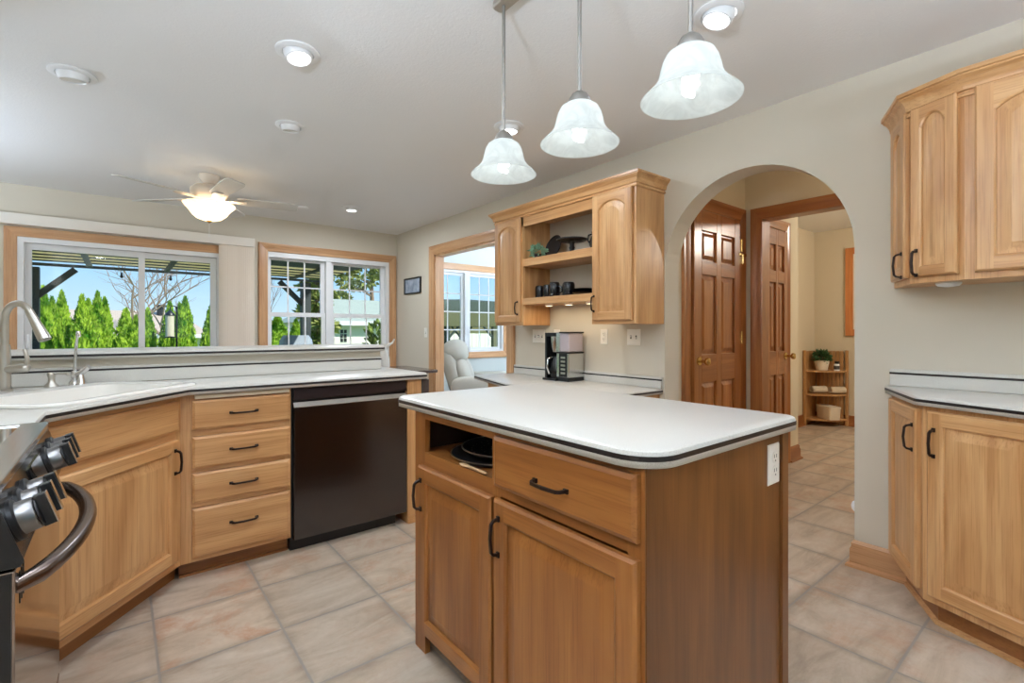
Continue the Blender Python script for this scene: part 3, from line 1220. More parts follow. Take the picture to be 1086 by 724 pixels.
def outlet(name, label, loc, rotz, kind='outlet', group=None, gang=1, n_tog=0, cat=None):
    o = thing(name, label, cat or ('outlet' if kind == 'outlet' else 'light switch'), loc, rotz, group)
    w = 0.070 + 0.046 * (gang - 1)
    p = MB()
    p.loft([[(-w / 2 + i, y, -0.0575 + i), (w / 2 - i, y, -0.0575 + i), (w / 2 - i, y, 0.0575 - i), (-w / 2 + i, y, 0.0575 - i)] for i, y in ((0, 0), (0, -0.002), (0.004, -0.005), (0.0045, -0.005))])
    p.build('plate', M['plate'], o)
    if kind == 'outlet':
        for z in (-0.02, 0.02):
            r_ = MB()
            r_.lathe([(0.0165, -0.0075), (0.0165, -0.004)], 20, (0, 0, z), axis='y', cap0=True)
            ro = r_.build('receptacle', M['plate'], o)
            s_ = MB()
            s_.box(-0.008, -0.006, -0.0082, -0.007, z - 0.001, z + 0.009)
            s_.box(0.006, 0.008, -0.0082, -0.007, z - 0.001, z + 0.009)
            s_.cyl((0, 0, z - 0.009), 0.0025, -0.0082, -0.007, 8, axis='y')
            s_.build('slots', M['slot'], ro)
    else:
        for g in range(gang):
            x = (g - (gang - 1) / 2) * 0.046
            t_ = MB()
            t_.box(x - 0.005, x + 0.005, -0.017, -0.004, 0.0 + (g % 2) * -0.008, 0.008 + (g % 2) * -0.008)
            t_.build('toggle', M['plate'], o, bevel=0.001)
            s_ = MB()
            s_.box(x - 0.006, x + 0.006, -0.0056, -0.0045, -0.012, 0.012)
            s_.build('slot', M['slot'], o)
    return o


outlet('outlet', 'white outlet plate on the island end panel', (1.462, IYN - 0.0045, 0.790), 0)
outlet('outlet', 'white outlet plate on wall right of coffee maker', (WX - 0.0005, 2.425, 1.127), -PI / 2)
outlet('light_switch', 'white two-toggle switch plate near the arch', (WX - 0.0005, 2.153, 1.127), -PI / 2, 'switch', gang=2)
outlet('light_switch', 'white three-toggle switch plate left of the coffee maker', (WX - 0.0005, 3.163, 1.125), -PI / 2, 'switch', gang=3)
outlet('outlet', 'white outlet plate half hidden behind the coffee maker', (WX - 0.0005, 2.935, 1.125), -PI / 2)
outlet('light_switch', 'white switch plate beside the living room doorway casing', (WX - 0.0005, 5.18, 1.15), -PI / 2, 'switch', gang=1)

# pans in the island niche
NX, NY = 1.062, 1.365


def pan(name, label, x, y, z, r, tilt=0.0, holes=False):
    o = thing(name, label, 'pan', (x, y, z), 0)
    mb = MB()
    mb.lathe([(0.001, 0.0), (r * 0.9, 0.0), (r, 0.012), (r, 0.014), (r * 0.985, 0.014), (r * 0.89, 0.003), (0.001, 0.003)], 40)
    if holes:
        for i in range(1, 5):
            for k in range(i * 7):
                a = 2 * PI * k / (i * 7)
                mb.cyl((math.cos(a) * r * 0.2 * i, math.sin(a) * r * 0.2 * i, 0.0032), 0.0025, 0, 0.0012, 6, 1)
    mb.build('dish', [M['black_matte'], M['steel']], o, smooth=40)
    rm = MB()
    rm.lathe([(r - 0.003, 0.0125), (r + 0.002, 0.0125), (r + 0.002, 0.0155), (r - 0.003, 0.0155), (r - 0.003, 0.0125)], 40)
    rm.build('rim', M['steel'], o, smooth=40)
    return o


pan('baking_pan', 'round dark pizza pan with silver rim in island niche', NX, NY, 0.731, 0.186)
pan('baking_pan', 'perforated dark pan stacked uppermost in the island niche', NX + 0.02, NY - 0.015, 0.752, 0.172, holes=True)
wp = thing('wooden_spoon', 'pale wooden spoon lying at the front of the island niche', 'spoon', (0.868, 1.30, 0.7325), 0)
mb = MB()
mb.pillow((0, 0.02, 0.006), (0.011, 0.024, 0.005), 0.9, 0.9)
mb.build('bowl', M['spoon'], wp, smooth=180)
mb = MB()
mb.tube([(0, 0.0, 0.006), (0.0, -0.10, 0.006)], 0.0045, 8)
mb.build('handle', M['spoon'], wp, smooth=60)

# ================================================================== PENINSULA AND SINK CORNER
PF = 2.72      # face frame plane of the peninsula
dc = thing('base_cabinet', 'oak four-drawer base cabinet left of the dishwasher', 'base cabinet', (0.218, PF, 0))
wd = 0.482
b = MB()
b.box(0.0, wd, 0.02, 0.40, 0.085, 0.876)
b.build('carcass', OV, dc)
b = MB()
b.box(0, 0.045, 0, 0.02, 0.085, 0.876)
b.box(wd - 0.03, wd, 0, 0.02, 0.085, 0.876)
b.box(0.045, wd - 0.03, 0, 0.02, 0.085, 0.11, 1)
b.box(0.045, wd - 0.03, 0, 0.02, 0.34, 0.36, 1)
b.box(0.045, wd - 0.03, 0, 0.02, 0.505, 0.525, 1)
b.box(0.045, wd - 0.03, 0, 0.02, 0.675, 0.706, 1)
b.box(0.045, wd - 0.03, 0, 0.02, 0.845, 0.876, 1)
b.build('face_frame', [OV, OH], dc)
b = MB()
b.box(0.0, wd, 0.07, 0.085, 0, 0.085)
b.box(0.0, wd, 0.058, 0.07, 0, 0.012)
b.build('toe_kick', IH, dc)  # darker oak than the cabinet: recess shade put into the colour
for z0, z1 in ((0.107, 0.338), (0.362, 0.503), (0.525, 0.674), (0.706, 0.844)):
    d_ = drawer_front('drawer', 0.430, z1 - z0, OH, dc, (0.045, -0.0005, z0))
    pull(d_, (0.215, -0.02, (z1 - z0) / 2 + (0.02 if z1 - z0 > 0.2 else 0.0)), False, 0.112)
b = MB()
b.box(0.055, 0.470, -0.022, 0.012, 0.852, 0.870)
b.build('cutting_board', M['cream'], dc, bevel=0.003)

# dishwasher
dwm = thing('dishwasher', 'dark stainless dishwasher built in under the peninsula worktop', 'dishwasher', (0.706, 2.70, 0))
W_ = 0.655
b = MB()
b.box(0.0, W_, 0.03, 0.42, 0.07, 0.873)
b.build('tub', M['black'], dwm)
b = MB()
# door skin with pocket handle under the control panel
prof = [(0.0, 0.072), (0.0, 0.745), (0.001, 0.768), (0.012, 0.790), (0.035, 0.79), (0.035, 0.072)]
b.loft([[(x, y, z) for y, z in prof] for x in (0.006, W_ - 0.004)])
b.build('door', M['dark_steel'], dwm, bevel=0.002)
b = MB()
b.box(0.006, W_ - 0.004, 0.004, 0.03, 0.808, 0.868)
b.build('control_panel', plain('dark_panel', (64, 54, 54), 0.3, 0.6), dwm, bevel=0.003)
b = MB()
b.loft([[(x, y, z) for y, z in ((0.0, 0.768), (-0.003, 0.772), (0.012, 0.794), (0.016, 0.79))] for x in (0.004, W_ - 0.002)])
b.build('handle', M['stainless'], dwm)
b = MB()
b.box(0.0, W_ - 0.05, 0.06, 0.09, 0.0, 0.07)
b.build('toe_kick', M['black'], dwm)

# end panel of the peninsula
ep = thing('end_panel', 'plain oak end panel right of the dishwasher', 'cabinet end panel', (1.362, 2.70, 0))
b = MB()
b.box(0.0, 0.094, 0.0, 0.44, 0.0, 0.876)
b.build('panel', OV, ep, bevel=0.002)
b = MB()
b.box(0.0, 0.094, -0.012, 0.0, 0.0, 0.05)
b.build('base_shoe', OH, ep, bevel=0.003)

# sink base cabinet across the corner
C0, C1 = Vector((0.218, PF)), Vector((-0.232, 2.178))
SA = math.atan2(C0.y - C1.y, C0.x - C1.x)
SL = (C0 - C1).length
sc = thing('base_cabinet', 'oak diagonal corner sink cabinet beside the range', 'base cabinet', (C1.x, C1.y, 0), SA)
ca, sa = math.cos(SA), math.sin(SA)


def loc_sc(x, y):
    dx, dy = x - C1.x, y - C1.y
    return (dx * ca + dy * sa, -dx * sa + dy * ca)


b = MB()
pl = [loc_sc(*p) for p in ((0.217, PF + 0.02), (0.217, 3.12), (LX + 0.01, 3.12), (LX + 0.01, 1.95), (-0.245, 1.95))]
pl = [(0.0, 0.02)] + [(SL, 0.02)] + pl
b.prism(pl, 0.085, 0.68)
b.build('carcass', OV, sc)
b = MB()
b.box(0, 0.03, 0, 0.02, 0.085, 0.876)
b.box(SL - 0.035, SL, 0, 0.02, 0.085, 0.876)
b.box(0.03, SL - 0.035, 0, 0.02, 0.085, 0.125, 1)
b.box(0.03, SL - 0.035, 0, 0.02, 0.675, 0.715, 1)
b.box(0.03, SL - 0.035, 0, 0.02, 0.85, 0.876, 1)
b.build('face_frame', [OV, OH], sc)
d_ = door_panel('door', SL - 0.05, 0.555, (OV, OH), sc, (0.018, -0.0005, 0.12))
pull(d_, (SL - 0.05 - 0.03, -0.02, 0.46), True)
drawer_front('false_drawer_front', SL - 0.05, 0.14, OH, sc, (0.018, -0.0005, 0.712))
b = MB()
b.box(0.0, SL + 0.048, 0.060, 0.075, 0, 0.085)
b.build('toe_kick', IH, sc)  # shade under the door painted in with darker oak

# worktop with sink cut-out
SCX, SCY = -0.125, 2.66      # sink centre
Sx = Vector((ca, sa))
Sy = Vector((-sa, ca))


def sink_pt(u, v):
    return (SCX + Sx.x * u + Sy.x * v, SCY + Sx.y * u + Sy.y * v)


def sink_loop(hw, hd, r, seg=6):
    return [sink_pt(*p) for p in round_poly([(-hw, -hd), (hw, -hd), (hw, hd), (-hw, hd)], r, seg)]


pc = [(LX + 0.004, 1.937), (-0.186, 1.937), (-0.186, 2.155), (0.247, 2.675), (1.487, 2.675), (1.487, 3.40), (1.395, 3.40), (1.395, 3.128), (LX + 0.004, 3.128)]
pc = round_poly(pc, [0, 0, 0.03, 0.03, 0.012, 0, 0, 0, 0], 5)
hole = sink_loop(0.335, 0.205, 0.09)
counter('countertop', pc, 0.914, 0.038, 'white speckled peninsula and sink worktop with dark stripe', 'countertop', hole=hole, stripe_z=0.895)

sk = thing('sink', 'white drop-in sink set in the corner worktop', 'sink', (SCX, SCY, 0.914), SA)
b = MB()


def sl(hw, hd, r, z):
    return [(x, y, z) for x, y in round_poly([(-hw, -hd), (hw, -hd), (hw, hd), (-hw, hd)], r, 8)]


b.loft([sl(0.385, 0.262, 0.09, 0.001), sl(0.385, 0.262, 0.09, 0.007), sl(0.378, 0.255, 0.085, 0.013), sl(0.35, 0.215, 0.08, 0.011), sl(0.325, 0.185, 0.075, 0.004), sl(0.30, 0.165, 0.07, -0.16), sl(0.26, 0.13, 0.06, -0.185)], True, False, True)
b.build('basin', M['white_gloss'], sk, smooth=50)
b = MB()
b.cyl((0, 0, -0.184), 0.04, 0, 0.004, 20)
b.build('drain', M['chrome'], sk, smooth=50)

# faucet
fc = thing('faucet', 'brushed nickel pull-down kitchen faucet with arched spout', 'faucet', (-0.376, 2.925, 0.9145), 0)
dv = Vector((CS * 1.0, -SN * 1.0, 0))        # spout swings across towards the sink
b = MB()
b.lathe([(0.030, 0.0), (0.030, 0.008), (0.021, 0.014), (0.020, 0.15), (0.017, 0.20)], 20, cap0=True, cap1=True)
b.build('body', M['steel'], fc, smooth=50)
b = MB()
path = [(0, 0, 0.18), (0, 0, 0.30)]
for k in range(1, 10):
    a = PI - k * PI * 0.86 / 9
    path.append((dv.x * (0.056 + 0.056 * math.cos(a)), dv.y * (0.056 + 0.056 * math.cos(a)), 0.305 + 0.068 * math.sin(a)))
b.tube(path, 0.013, 12)
b.build('spout', M['steel'], fc, smooth=60)
p0, p1 = Vector(path[-1]), None
dr_ = (Vector(path[-1]) - Vector(path[-2])).normalized()
p1 = p0 + dr_ * 0.13
b = MB()
b.tube([p0 - dr_ * 0.01, p0 + dr_ * 0.02, p0 + dr_ * 0.115, p1], [0.0145, 0.015, 0.022, 0.022], 14)
b.build('spray_head', M['steel'], fc, smooth=50)
b = MB()
b.tube([(0, 0, 0.095), (dv.x * 0.06, dv.y * 0.06, 0.10), (dv.x * 0.092, dv.y * 0.092, 0.103), (dv.x * 0.102, dv.y * 0.102, 0.103)], [0.016, 0.019, 0.019, 0.010], 14)
b.tube([(dv.x * 0.088, dv.y * 0.088, 0.105), (dv.x * 0.096, dv.y * 0.096, 0.14), (dv.x * 0.084, dv.y * 0.084, 0.182)], [0.010, 0.008, 0.006], 8)
b.build('lever', M['steel'], fc, smooth=50)

sd = thing('soap_dispenser', 'short nickel soap dispenser between the faucet and water tap', 'soap dispenser', (-0.235, 2.955, 0.9255), 0)
b = MB()
b.lathe([(0.026, 0), (0.024, 0.006), (0.012, 0.02), (0.012, 0.04), (0.017, 0.055), (0.013, 0.062)], 16, cap0=True, cap1=True)
b.build('base', M['steel'], sd, smooth=50)
b = MB()
b.tube([(0, 0, 0.055), (dv.x * 0.03, dv.y * 0.03, 0.058), (dv.x * 0.07, dv.y * 0.07, 0.057), (dv.x * 0.075, dv.y * 0.075, 0.05)], 0.006, 8)
b.build('nozzle', M['steel'], sd, smooth=50)

wt = thing('water_tap', 'slim chrome drinking water tap with straight tube', 'water tap', (-0.163, 3.045, 0.9255), 0)
b = MB()
b.lathe([(0.024, 0), (0.022, 0.008), (0.012, 0.02), (0.016, 0.04), (0.012, 0.06)], 16, cap0=True, cap1=True)
b.build('base', M['chrome'], wt, smooth=50)
b = MB()
b.tube([(0, 0, 0.05), (0.003, 0, 0.15), (0.008, 0, 0.215), (0.012, 0, 0.222), (0.012, 0, 0.245)], [0.0075, 0.006, 0.005, 0.011, 0.008], 10)
b.build('spout', M['chrome'], wt, smooth=50)
b = MB()
b.tube([(dv.x * 0.01, dv.y * 0.01, 0.045), (dv.x * 0.035, dv.y * 0.035, 0.055), (dv.x * 0.065, dv.y * 0.065, 0.08)], [0.014, 0.013, 0.011], 10)
b.tube([(dv.x * 0.028, dv.y * 0.028, 0.0), (dv.x * 0.028, dv.y * 0.028, 0.045)], [0.02, 0.01], 12)
b.build('lever', M['chrome'], wt, smooth=50)

# half wall behind, backsplash and raised bar
f = MB()
f.box(LX, 1.385, 3.15, 3.28, 0, 1.036)
struct(f.build('wall_peninsula', M['wall']))
bs = thing('backsplash', 'white laminate backsplash strip along the peninsula', 'backsplash', (LX + 0.003, 3.149, 0.9145))
b = MB()
b.box(0, 1.385 - LX - 0.003, -0.019, 0, 0, 0.083)
b.build('board', M['laminate'], bs, bevel=0.003)
b = MB()
b.box(0, 1.385 - LX - 0.002, -0.0202, -0.01, 0.062, 0.0715)
b.build('edge_stripe', M['stripe'], bs)
bp = [(LX + 0.004, 3.10), (1.405, 3.10), (1.405, 3.56), (LX + 0.004, 3.56)]
counter('bar_top', round_poly(bp, [0, 0.03, 0.06, 0], 5), 1.076, 0.038, 'raised white bar ledge with dark stripe below windows', 'bar top', stripe_z=1.054)

# ================================================================== RANGE
rg = thing('range', 'stainless slide-in electric range with black knobs', 'range', (-0.135, 1.905, 0), PI / 2 * -1 + PI)
# local frame: x along -Y?  -> rotate so that local x = +Y direction reversed
rg.rotation_euler = (0, 0, PI / 2)
rg.location = (-0.135, 1.142, 0)
# local x = world +Y, local y = world -X (into the range), z up
RW = 0.765
b = MB()
b.box(0.004, RW - 0.004, 0.03, 0.68, 0.03, 0.895)
b.box(0.02, RW - 0.02, 0.06, 0.66, 0.0, 0.03)
b.build('body', M['black'], rg)
b = MB()
b.box(0.0, RW, 0.075, 0.69, 0.895, 0.909)
b.build('cooktop', M['oven_glass'], rg, bevel=0.002)
b = MB()
b.box(0.0, RW, 0.022, 0.078, 0.897, 0.914)
b.box(-0.002, 0.014, 0.078, 0.69, 0.897, 0.913)
b.box(RW - 0.014, RW + 0.002, 0.078, 0.69, 0.897, 0.913)
b.build('cooktop_trim', M['stainless'], rg, bevel=0.003)
b = MB()
pp = [(0.024, 0.897), (-0.010, 0.79), (-0.006, 0.782), (0.06, 0.782), (0.09, 0.897)]
b.loft([[(x, y, z) for y, z in pp] for x in (0.0, RW)])
b.build('control_panel', M['panel_black'], rg, bevel=0.002)
b = MB()
b.loft([[(x, y, z) for y, z in [(0.022, 0.895), (-0.0115, 0.79), (-0.007, 0.7805), (0.06, 0.7805), (0.09, 0.895)]] for x in (-0.004, 0.0005)])
b.build('panel_end', M['black'], rg, bevel=0.001)
pn = Vector((0, -0.107, 0.034)).normalized() * 1.0      # outward normal of the sloping panel
pu = Vector((0, 0.034, 0.107)).normalized()
b = MB()
b.obox(Vector((RW * 0.5, 0.007, 0.845)) + pn * 0.001, (1, 0, 0), pn, pu, 0.17, 0.003, 0.07)
b.build('display', M['oven_glass'], rg)
KS = 1.22
for kx in (0.052, 0.130, 0.208, 0.545, 0.620, 0.695):
    c = Vector((kx, 0.007, 0.844))
    k = MB()
    rr = Matrix.Rotation(0, 3, 'X')

    def ring(r_, d_):
        return [c + pn * d_ + (Vector((1, 0, 0)) * math.cos(2 * PI * i / 24) + pu * math.sin(2 * PI * i / 24)) * r_ * KS for i in range(24)]
    k.loft([ring(0.024, 0.008), ring(0.0235, 0.030), ring(0.0225, 0.0315)])
    ko = k.build('knob', M['knob_steel'], rg, smooth=40)
    g = MB()
    g.loft([ring(0.030, 0.0), ring(0.030, 0.006), ring(0.026, 0.0085)])
    g.build('skirt', M['black'], ko, smooth=40)
    g = MB()
    g.loft([ring(0.0218, 0.0316), ring(0.0218, 0.036)])
    g.obox(c + pn * 0.041, (1, 0, 0), pn, pu, 0.018, 0.018, 0.0475 * KS)
    g.build('grip', M['black'], ko, bevel=0.002)
    g = MB()
    g.obox(c + pn * 0.0505, (1, 0, 0), pn, pu, 0.0185, 0.0016, 0.048 * KS)
    g.build('grip_edge', M['stainless'], ko)
b = MB()
b.box(0.0, RW, 0.0, 0.032, 0.20, 0.775)
b.build('oven_door', M['oven_steel'], rg, bevel=0.003)
odo = rg.children[-1]
b = MB()
hp = []
for k in range(17):
    q = k / 16
    hp.append((0.03 + (RW - 0.06) * q, 0.012 - 0.088 * math.sin(PI * q) ** 0.6, 0.735))
b.tube(hp, [0.013] + [0.0165] * 15 + [0.013], 14)
b.build('handle', M['handle_steel'], odo, smooth=60)
b = MB()
b.box(0.0, 0.004, 0.004, 0.03, 0.205, 0.77)
b.build('door_edge', M['black'], odo, loc=(-0.0045, 0, 0))
b = MB()
b.box(0.0, RW, 0.0, 0.03, 0.035, 0.19)
b.build('storage_drawer', M['oven_steel'], rg, bevel=0.003)
b = MB()
for k in range(3):
    b.box(0.05 + k * 0.02, 0.056 + k * 0.02, -0.001, 0.0, 0.70, 0.755)
b.build('door_vents', M['black'], odo)

# base filler and cabinet on this side of the range is out of view
# ================================================================== RIGHT CORNER CABINETS
RP = [(WX, 0.690), (2.479, 0.503), (2.330, 0.118), (2.275, -0.20), (2.275, BY + 0.6)]
poly_r = [(WX - 0.002, BY + 0.6)] + [(min(x, WX - 0.002), y) for x, y in RP]
poly_r = poly_r[:1] + poly_r[1:]
# CCW order check
def area(p):
    return sum(p[i][0] * p[(i + 1) % len(p)][1] - p[(i + 1) % len(p)][0] * p[i][1] for i in range(len(p))) / 2
if area(poly_r) < 0:
    poly_r = poly_r[::-1]
counter('countertop', round_poly(poly_r, [0 if (p[0] > 2.7 or p[1] < -0.5) else 0.03 for p in poly_r], 4), 0.914, 0.038,
        'white angled worktop on the right-hand corner cabinets', 'countertop', stripe_z=0.895)
bs2 = thing('backsplash', 'white laminate backsplash strip above right corner worktop', 'backsplash', (WX - 0.002, 0.668, 0.9145))
b = MB()
b.box(-0.019, 0, BY + 0.6 - 0.668, 0, 0, 0.078)
b.build('board', M['laminate'], bs2, bevel=0.003)
b = MB()
b.box(-0.0202, -0.01, BY + 0.6 - 0.668, 0.0005, 0.054, 0.0635)
b.build('edge_stripe', M['stripe'], bs2)

fr_ = offset_poly(RP, -0.03, closed=False)      # face frame line (moves into the cabinet)
fr_ = fr_ if fr_[1][0] > 2.479 else offset_poly(RP, 0.03, closed=False)
fr_[0] = (WX - 0.003, fr_[0][1])
rb = thing('base_cabinet', 'angled oak base cabinet at the right with tall doors', 'base cabinet', (WX, 0.2, 0))
bx, by_ = WX, 0.2


def rel(p):
    return (p[0] - bx, p[1] - by_)


b = MB()
pb = [(WX - 0.003, BY + 0.6)] + [p for p in fr_]
b.prism([rel(p) for p in pb], 0.10, 0.876)
b.build('carcass', OV, rb)
toe = offset_poly(fr_, -0.055, closed=False)
if toe[1][0] < fr_[1][0]:
    toe = offset_poly(fr_, 0.055, closed=False)
toe[0] = (WX - 0.003, toe[0][1])
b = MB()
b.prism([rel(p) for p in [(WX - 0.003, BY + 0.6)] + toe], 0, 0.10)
b.build('toe_kick', M['island_y'], rb)  # toe recess coloured darker than the doors to paint its shade
b = MB()
b.sweep([rel(p) for p in toe], SHOE[0:0] + [(0, 0), (0.012, 0), (0.011, 0.012), (0, 0.018)], 0, 1 if True else -1)
b.build('base_shoe', M['oak_y'], rb)


def face_doors(par, path, segs, z0, z1, origin, mats, arch, names_handle):
    """doors on the faces of a polyline; each seg = (index, s0, s1, handle side, handle z)"""
    for (i, s0, s1, hs, hz) in segs:
        a, c = Vector(path[i]), Vector(path[i + 1])
        d = (c - a).normalized()
        ang = math.atan2(d.y, d.x)
        p = a + d * s0
        w = s1 - s0
        dn = door_panel('door', w, z1 - z0, mats, par, (p.x - origin[0], p.y - origin[1], z0), ang, arch=arch, stile=min(0.058, w * 0.26))
        # keep it a hair in front of the frame
        nrm = Vector((d.y, -d.x))
        dn.location.x += nrm.x * 0.0006
        dn.location.y += nrm.y * 0.0006
        hx = 0.028 if hs == 'L' else w - 0.028
        pull(dn, (hx, -0.02, hz - z0), True)


l0 = (Vector(fr_[1]) - Vector(fr_[0])).length
l1 = (Vector(fr_[2]) - Vector(fr_[1])).length
face_doors(rb, fr_, [(0, 0.02, l0 - 0.022, 'R', 0.735), (1, 0.022, l1 - 0.02, 'L', 0.735)], 0.13, 0.857, (bx, by_), (OV, OH), 0.0, None)

# wall cabinet above
UP = [(WX - 0.002, 0.655), (2.625, 0.548), (2.553, 0.365), (2.553, BY + 0.6)]
ub = thing('wall_cabinet', 'angled oak wall cabinet above the right-hand corner worktop', 'wall cabinet', (WX, 0.2, 1.372))
b = MB()
b.prism([rel(p) for p in [(WX - 0.002, BY + 0.6)] + UP], 0, 0.75)
b.build('carcass', OV, ub)
la = (Vector(UP[1]) - Vector(UP[0])).length
lb = (Vector(UP[2]) - Vector(UP[1])).length
face_doors(ub, UP, [(0, 0.025, la - 0.008, 'R', 1.455 - 1.372), (1, 0.010, lb - 0.018, 'L', 1.455 - 1.372), (2, 0.030, 0.46, 'R', 1.455 - 1.372)], 0.026, 0.735, (bx, by_), (OV, OH), 0.05, None)
CROWN = [(0, 0.708), (0.011, 0.708), (0.013, 0.714), (0.011, 0.720), (0.006, 0.722), (0.006, 0.729), (0.015, 0.731), (0.017, 0.737), (0.020, 0.752), (0.030, 0.770), (0.044, 0.780), (0.044, 0.785), (0.051, 0.788), (0.051, 0.804), (0, 0.804)]
b = MB()
b.sweep([rel(p) for p in UP], CROWN, 0, 1)
b.build('crown', M['oak_y'], ub, smooth=20)
b = MB()
b.lathe([(0.042, 0.0), (0.042, -0.006), (0.034, -0.014), (0.012, -0.018)], 20, (2.66 - bx, 0.43 - by_, -0.001), cap1=True)
b.build('puck_light', M['white'], ub, smooth=40)

# ================================================================== MIDDLE WALL CABINET AND DESK
CX = 2.55
mc = thing('wall_cabinet', 'oak wall cabinet with open middle shelves above coffee maker', 'wall cabinet', (CX, 3.385, 1.218), -PI / 2)
# local x = -Y (left to right), y = +X (depth), z up
mx = lambda y: 3.385 - y
DEP = WX - CX - 0.001
xa, xb, xe = mx(3.022), mx(2.270), mx(1.905)
HT = 0.915
b = MB()
b.box(0, xa, 0.02, DEP, 0, HT)
b.box(xb, xe, 0.02, DEP, 0, HT)
b.box(xa, xb, 0.02, DEP, HT - 0.05, HT)
b.build('carcass', OV, mc)
b = MB()
b.box(0, 0.02, 0, 0.02, 0, HT)
b.box(xa - 0.02, xa + 0.006, 0, 0.02, 0, HT)
b.box(xb - 0.006, xb + 0.012, 0, 0.02, 0, HT)
b.box(xe - 0.03, xe, 0, 0.02, 0, HT)
b.box(0.02, xa - 0.02, 0, 0.02, 0, 0.026, 1)
b.box(xb + 0.012, xe - 0.03, 0, 0.02, 0, 0.026, 1)
b.box(0.02, xe - 0.03, 0, 0.02, HT - 0.115, HT, 1)
b.build('face_frame', [OV, OH], mc)
for z in (0.165, 0.475):
    s_ = MB()
    s_.box(xa + 0.006, xb - 0.006, 0.0, DEP, z, z + 0.052 if z < 0.3 else z + 0.06)
    s_.build('shelf', OH, mc, bevel=0.002)
d_ = door_panel('door', xa - 0.012 - 0.008, 0.855, (OV, OH), mc, (0.006, -0.0005, 0.024), arch=0.05)
pull(d_, (xa - 0.020 - 0.028, -0.02, 0.115), True)
d_ = door_panel('door', xe - xb - 0.032, 0.855, (OV, OH), mc, (xb + 0.008, -0.0005, 0.024), arch=0.05)
pull(d_, (0.022, -0.02, 0.115), True)
b = MB()
CR2 = [(0, HT - 0.040), (0.011, HT - 0.040), (0.013, HT - 0.034), (0.011, HT - 0.028), (0.006, HT - 0.026), (0.006, HT - 0.020), (0.015, HT - 0.018), (0.018, HT - 0.008), (0.022, HT + 0.008), (0.034, HT + 0.024), (0.042, HT + 0.030), (0.042, HT + 0.034), (0.048, HT + 0.036), (0.048, HT + 0.050), (0, HT + 0.050)]
b.sweep([(0.0, DEP), (0.0, 0.0), (xe, 0.0), (xe, DEP)], CR2, 0, 1)
b.build('crown', OH, mc, smooth=20)
# puck lights below the lowest shelf
for i, yy in enumerate((2.86, 2.64, 2.42)):
    p = MB()
    p.lathe([(0.032, 0.0), (0.032, -0.010), (0.026, -0.012)], 20, (mx(yy), 0.14, 0.1645))
    po = p.build('puck_light', M['white'], mc, smooth=40)
    p = MB()
    p.cyl((mx(yy), 0.14, 0.1645), 0.026, -0.0125, -0.0115, 20)
    p.build('lens', M['warm_glow'], po)
    lamp('puck_lamp', 'AREA', (mx(yy), 0.14, 0.148), UNDER_W, (1.0, 0.78, 0.5), mc, 0.05)

SH2 = 1.218 + 0.165 + 0.0525      # top of lower shelf
SH1 = 1.218 + 0.475 + 0.0605      # top of upper shelf


def mug(label, y, x=2.66, handle=None, r=0.040, h=0.105):
    o = thing('mug', label, 'mug', (x, y, SH2), 0, 'black mugs on the lower shelf')
    m_ = MB()
    m_.lathe([(0.001, 0.0), (r * 0.92, 0.0), (r, 0.008), (r, h * 0.78), (r * 0.93, h * 0.93), (r * 0.80, h), (r * 0.72, h), (r * 0.9, h * 0.75), (r * 0.9, 0.01), (0.001, 0.008)], 24)
    m_.build('cup', M['black_gloss'], o, smooth=50)
    if handle:
        hm = MB()
        hx, hy = handle
        hm.tube([(hx * r * 0.95, hy * r * 0.95, 0.085), (hx * r * 1.6, hy * r * 1.6, 0.075), (hx * r * 1.65, hy * r * 1.65, 0.045), (hx * r * 0.98, hy * r * 0.98, 0.025)], 0.006, 8)
        hm.build('handle', M['black_gloss'], o, smooth=60)
    return o


mug('black glazed mug at the left end of lower shelf', 2.968, 2.69)
mug('black glazed mug second from the left on lower shelf', 2.865, 2.68, (0.4, 0.9))
mug('tallest black mug, third from left on lower shelf', 2.765, 2.66, (0.2, -1), 0.043, 0.118)
mug('black mug beside the stacked black plates on lower shelf', 2.62, 2.67, (0.3, 0.95), 0.048, 0.108)
for k in range(3):
    pz = thing('plate', ('lowest', 'middle', 'topmost')[k] + ' black plate of the small stack on lower shelf', 'plate', (2.68, 2.47, SH2 + 0.0005 + k * 0.0135), 0, 'stacked black plates')
    m_ = MB()
    m_.lathe([(0.001, 0), (0.055, 0), (0.088 - k * 0.004, 0.016), (0.092 - k * 0.004, 0.019), (0.088 - k * 0.004, 0.021), (0.055, 0.006), (0.001, 0.006)], 32)
    m_.build('dish', M['black_gloss'], pz, smooth=50)

# upper shelf: round tray leaning, plant, cake stand, pitcher
tr = thing('tray', 'round matte black tray leaning at the back of upper shelf', 'tray', (2.70, 2.845, SH1 + 0.0))
m_ = MB()
m_.lathe([(0.001, 0), (0.094, 0), (0.100, 0.010), (0.094, 0.012), (0.088, 0.005), (0.001, 0.005)], 40)
t_ = m_.build('disc', M['black_matte'], tr, smooth=40)
t_.rotation_euler = (0, math.radians(-72), math.radians(-6))
t_.location = (0.03, 0, 0.096)
pt = thing('potted_plant', 'small pale green leafy plant in front of black tray', 'plant', (2.605, 2.90, SH1))
m_ = MB()
m_.lathe([(0.001, 0), (0.026, 0), (0.032, 0.03), (0.029, 0.03), (0.001, 0.026)], 20)
m_.build('pot', M['black_matte'], pt, smooth=40)


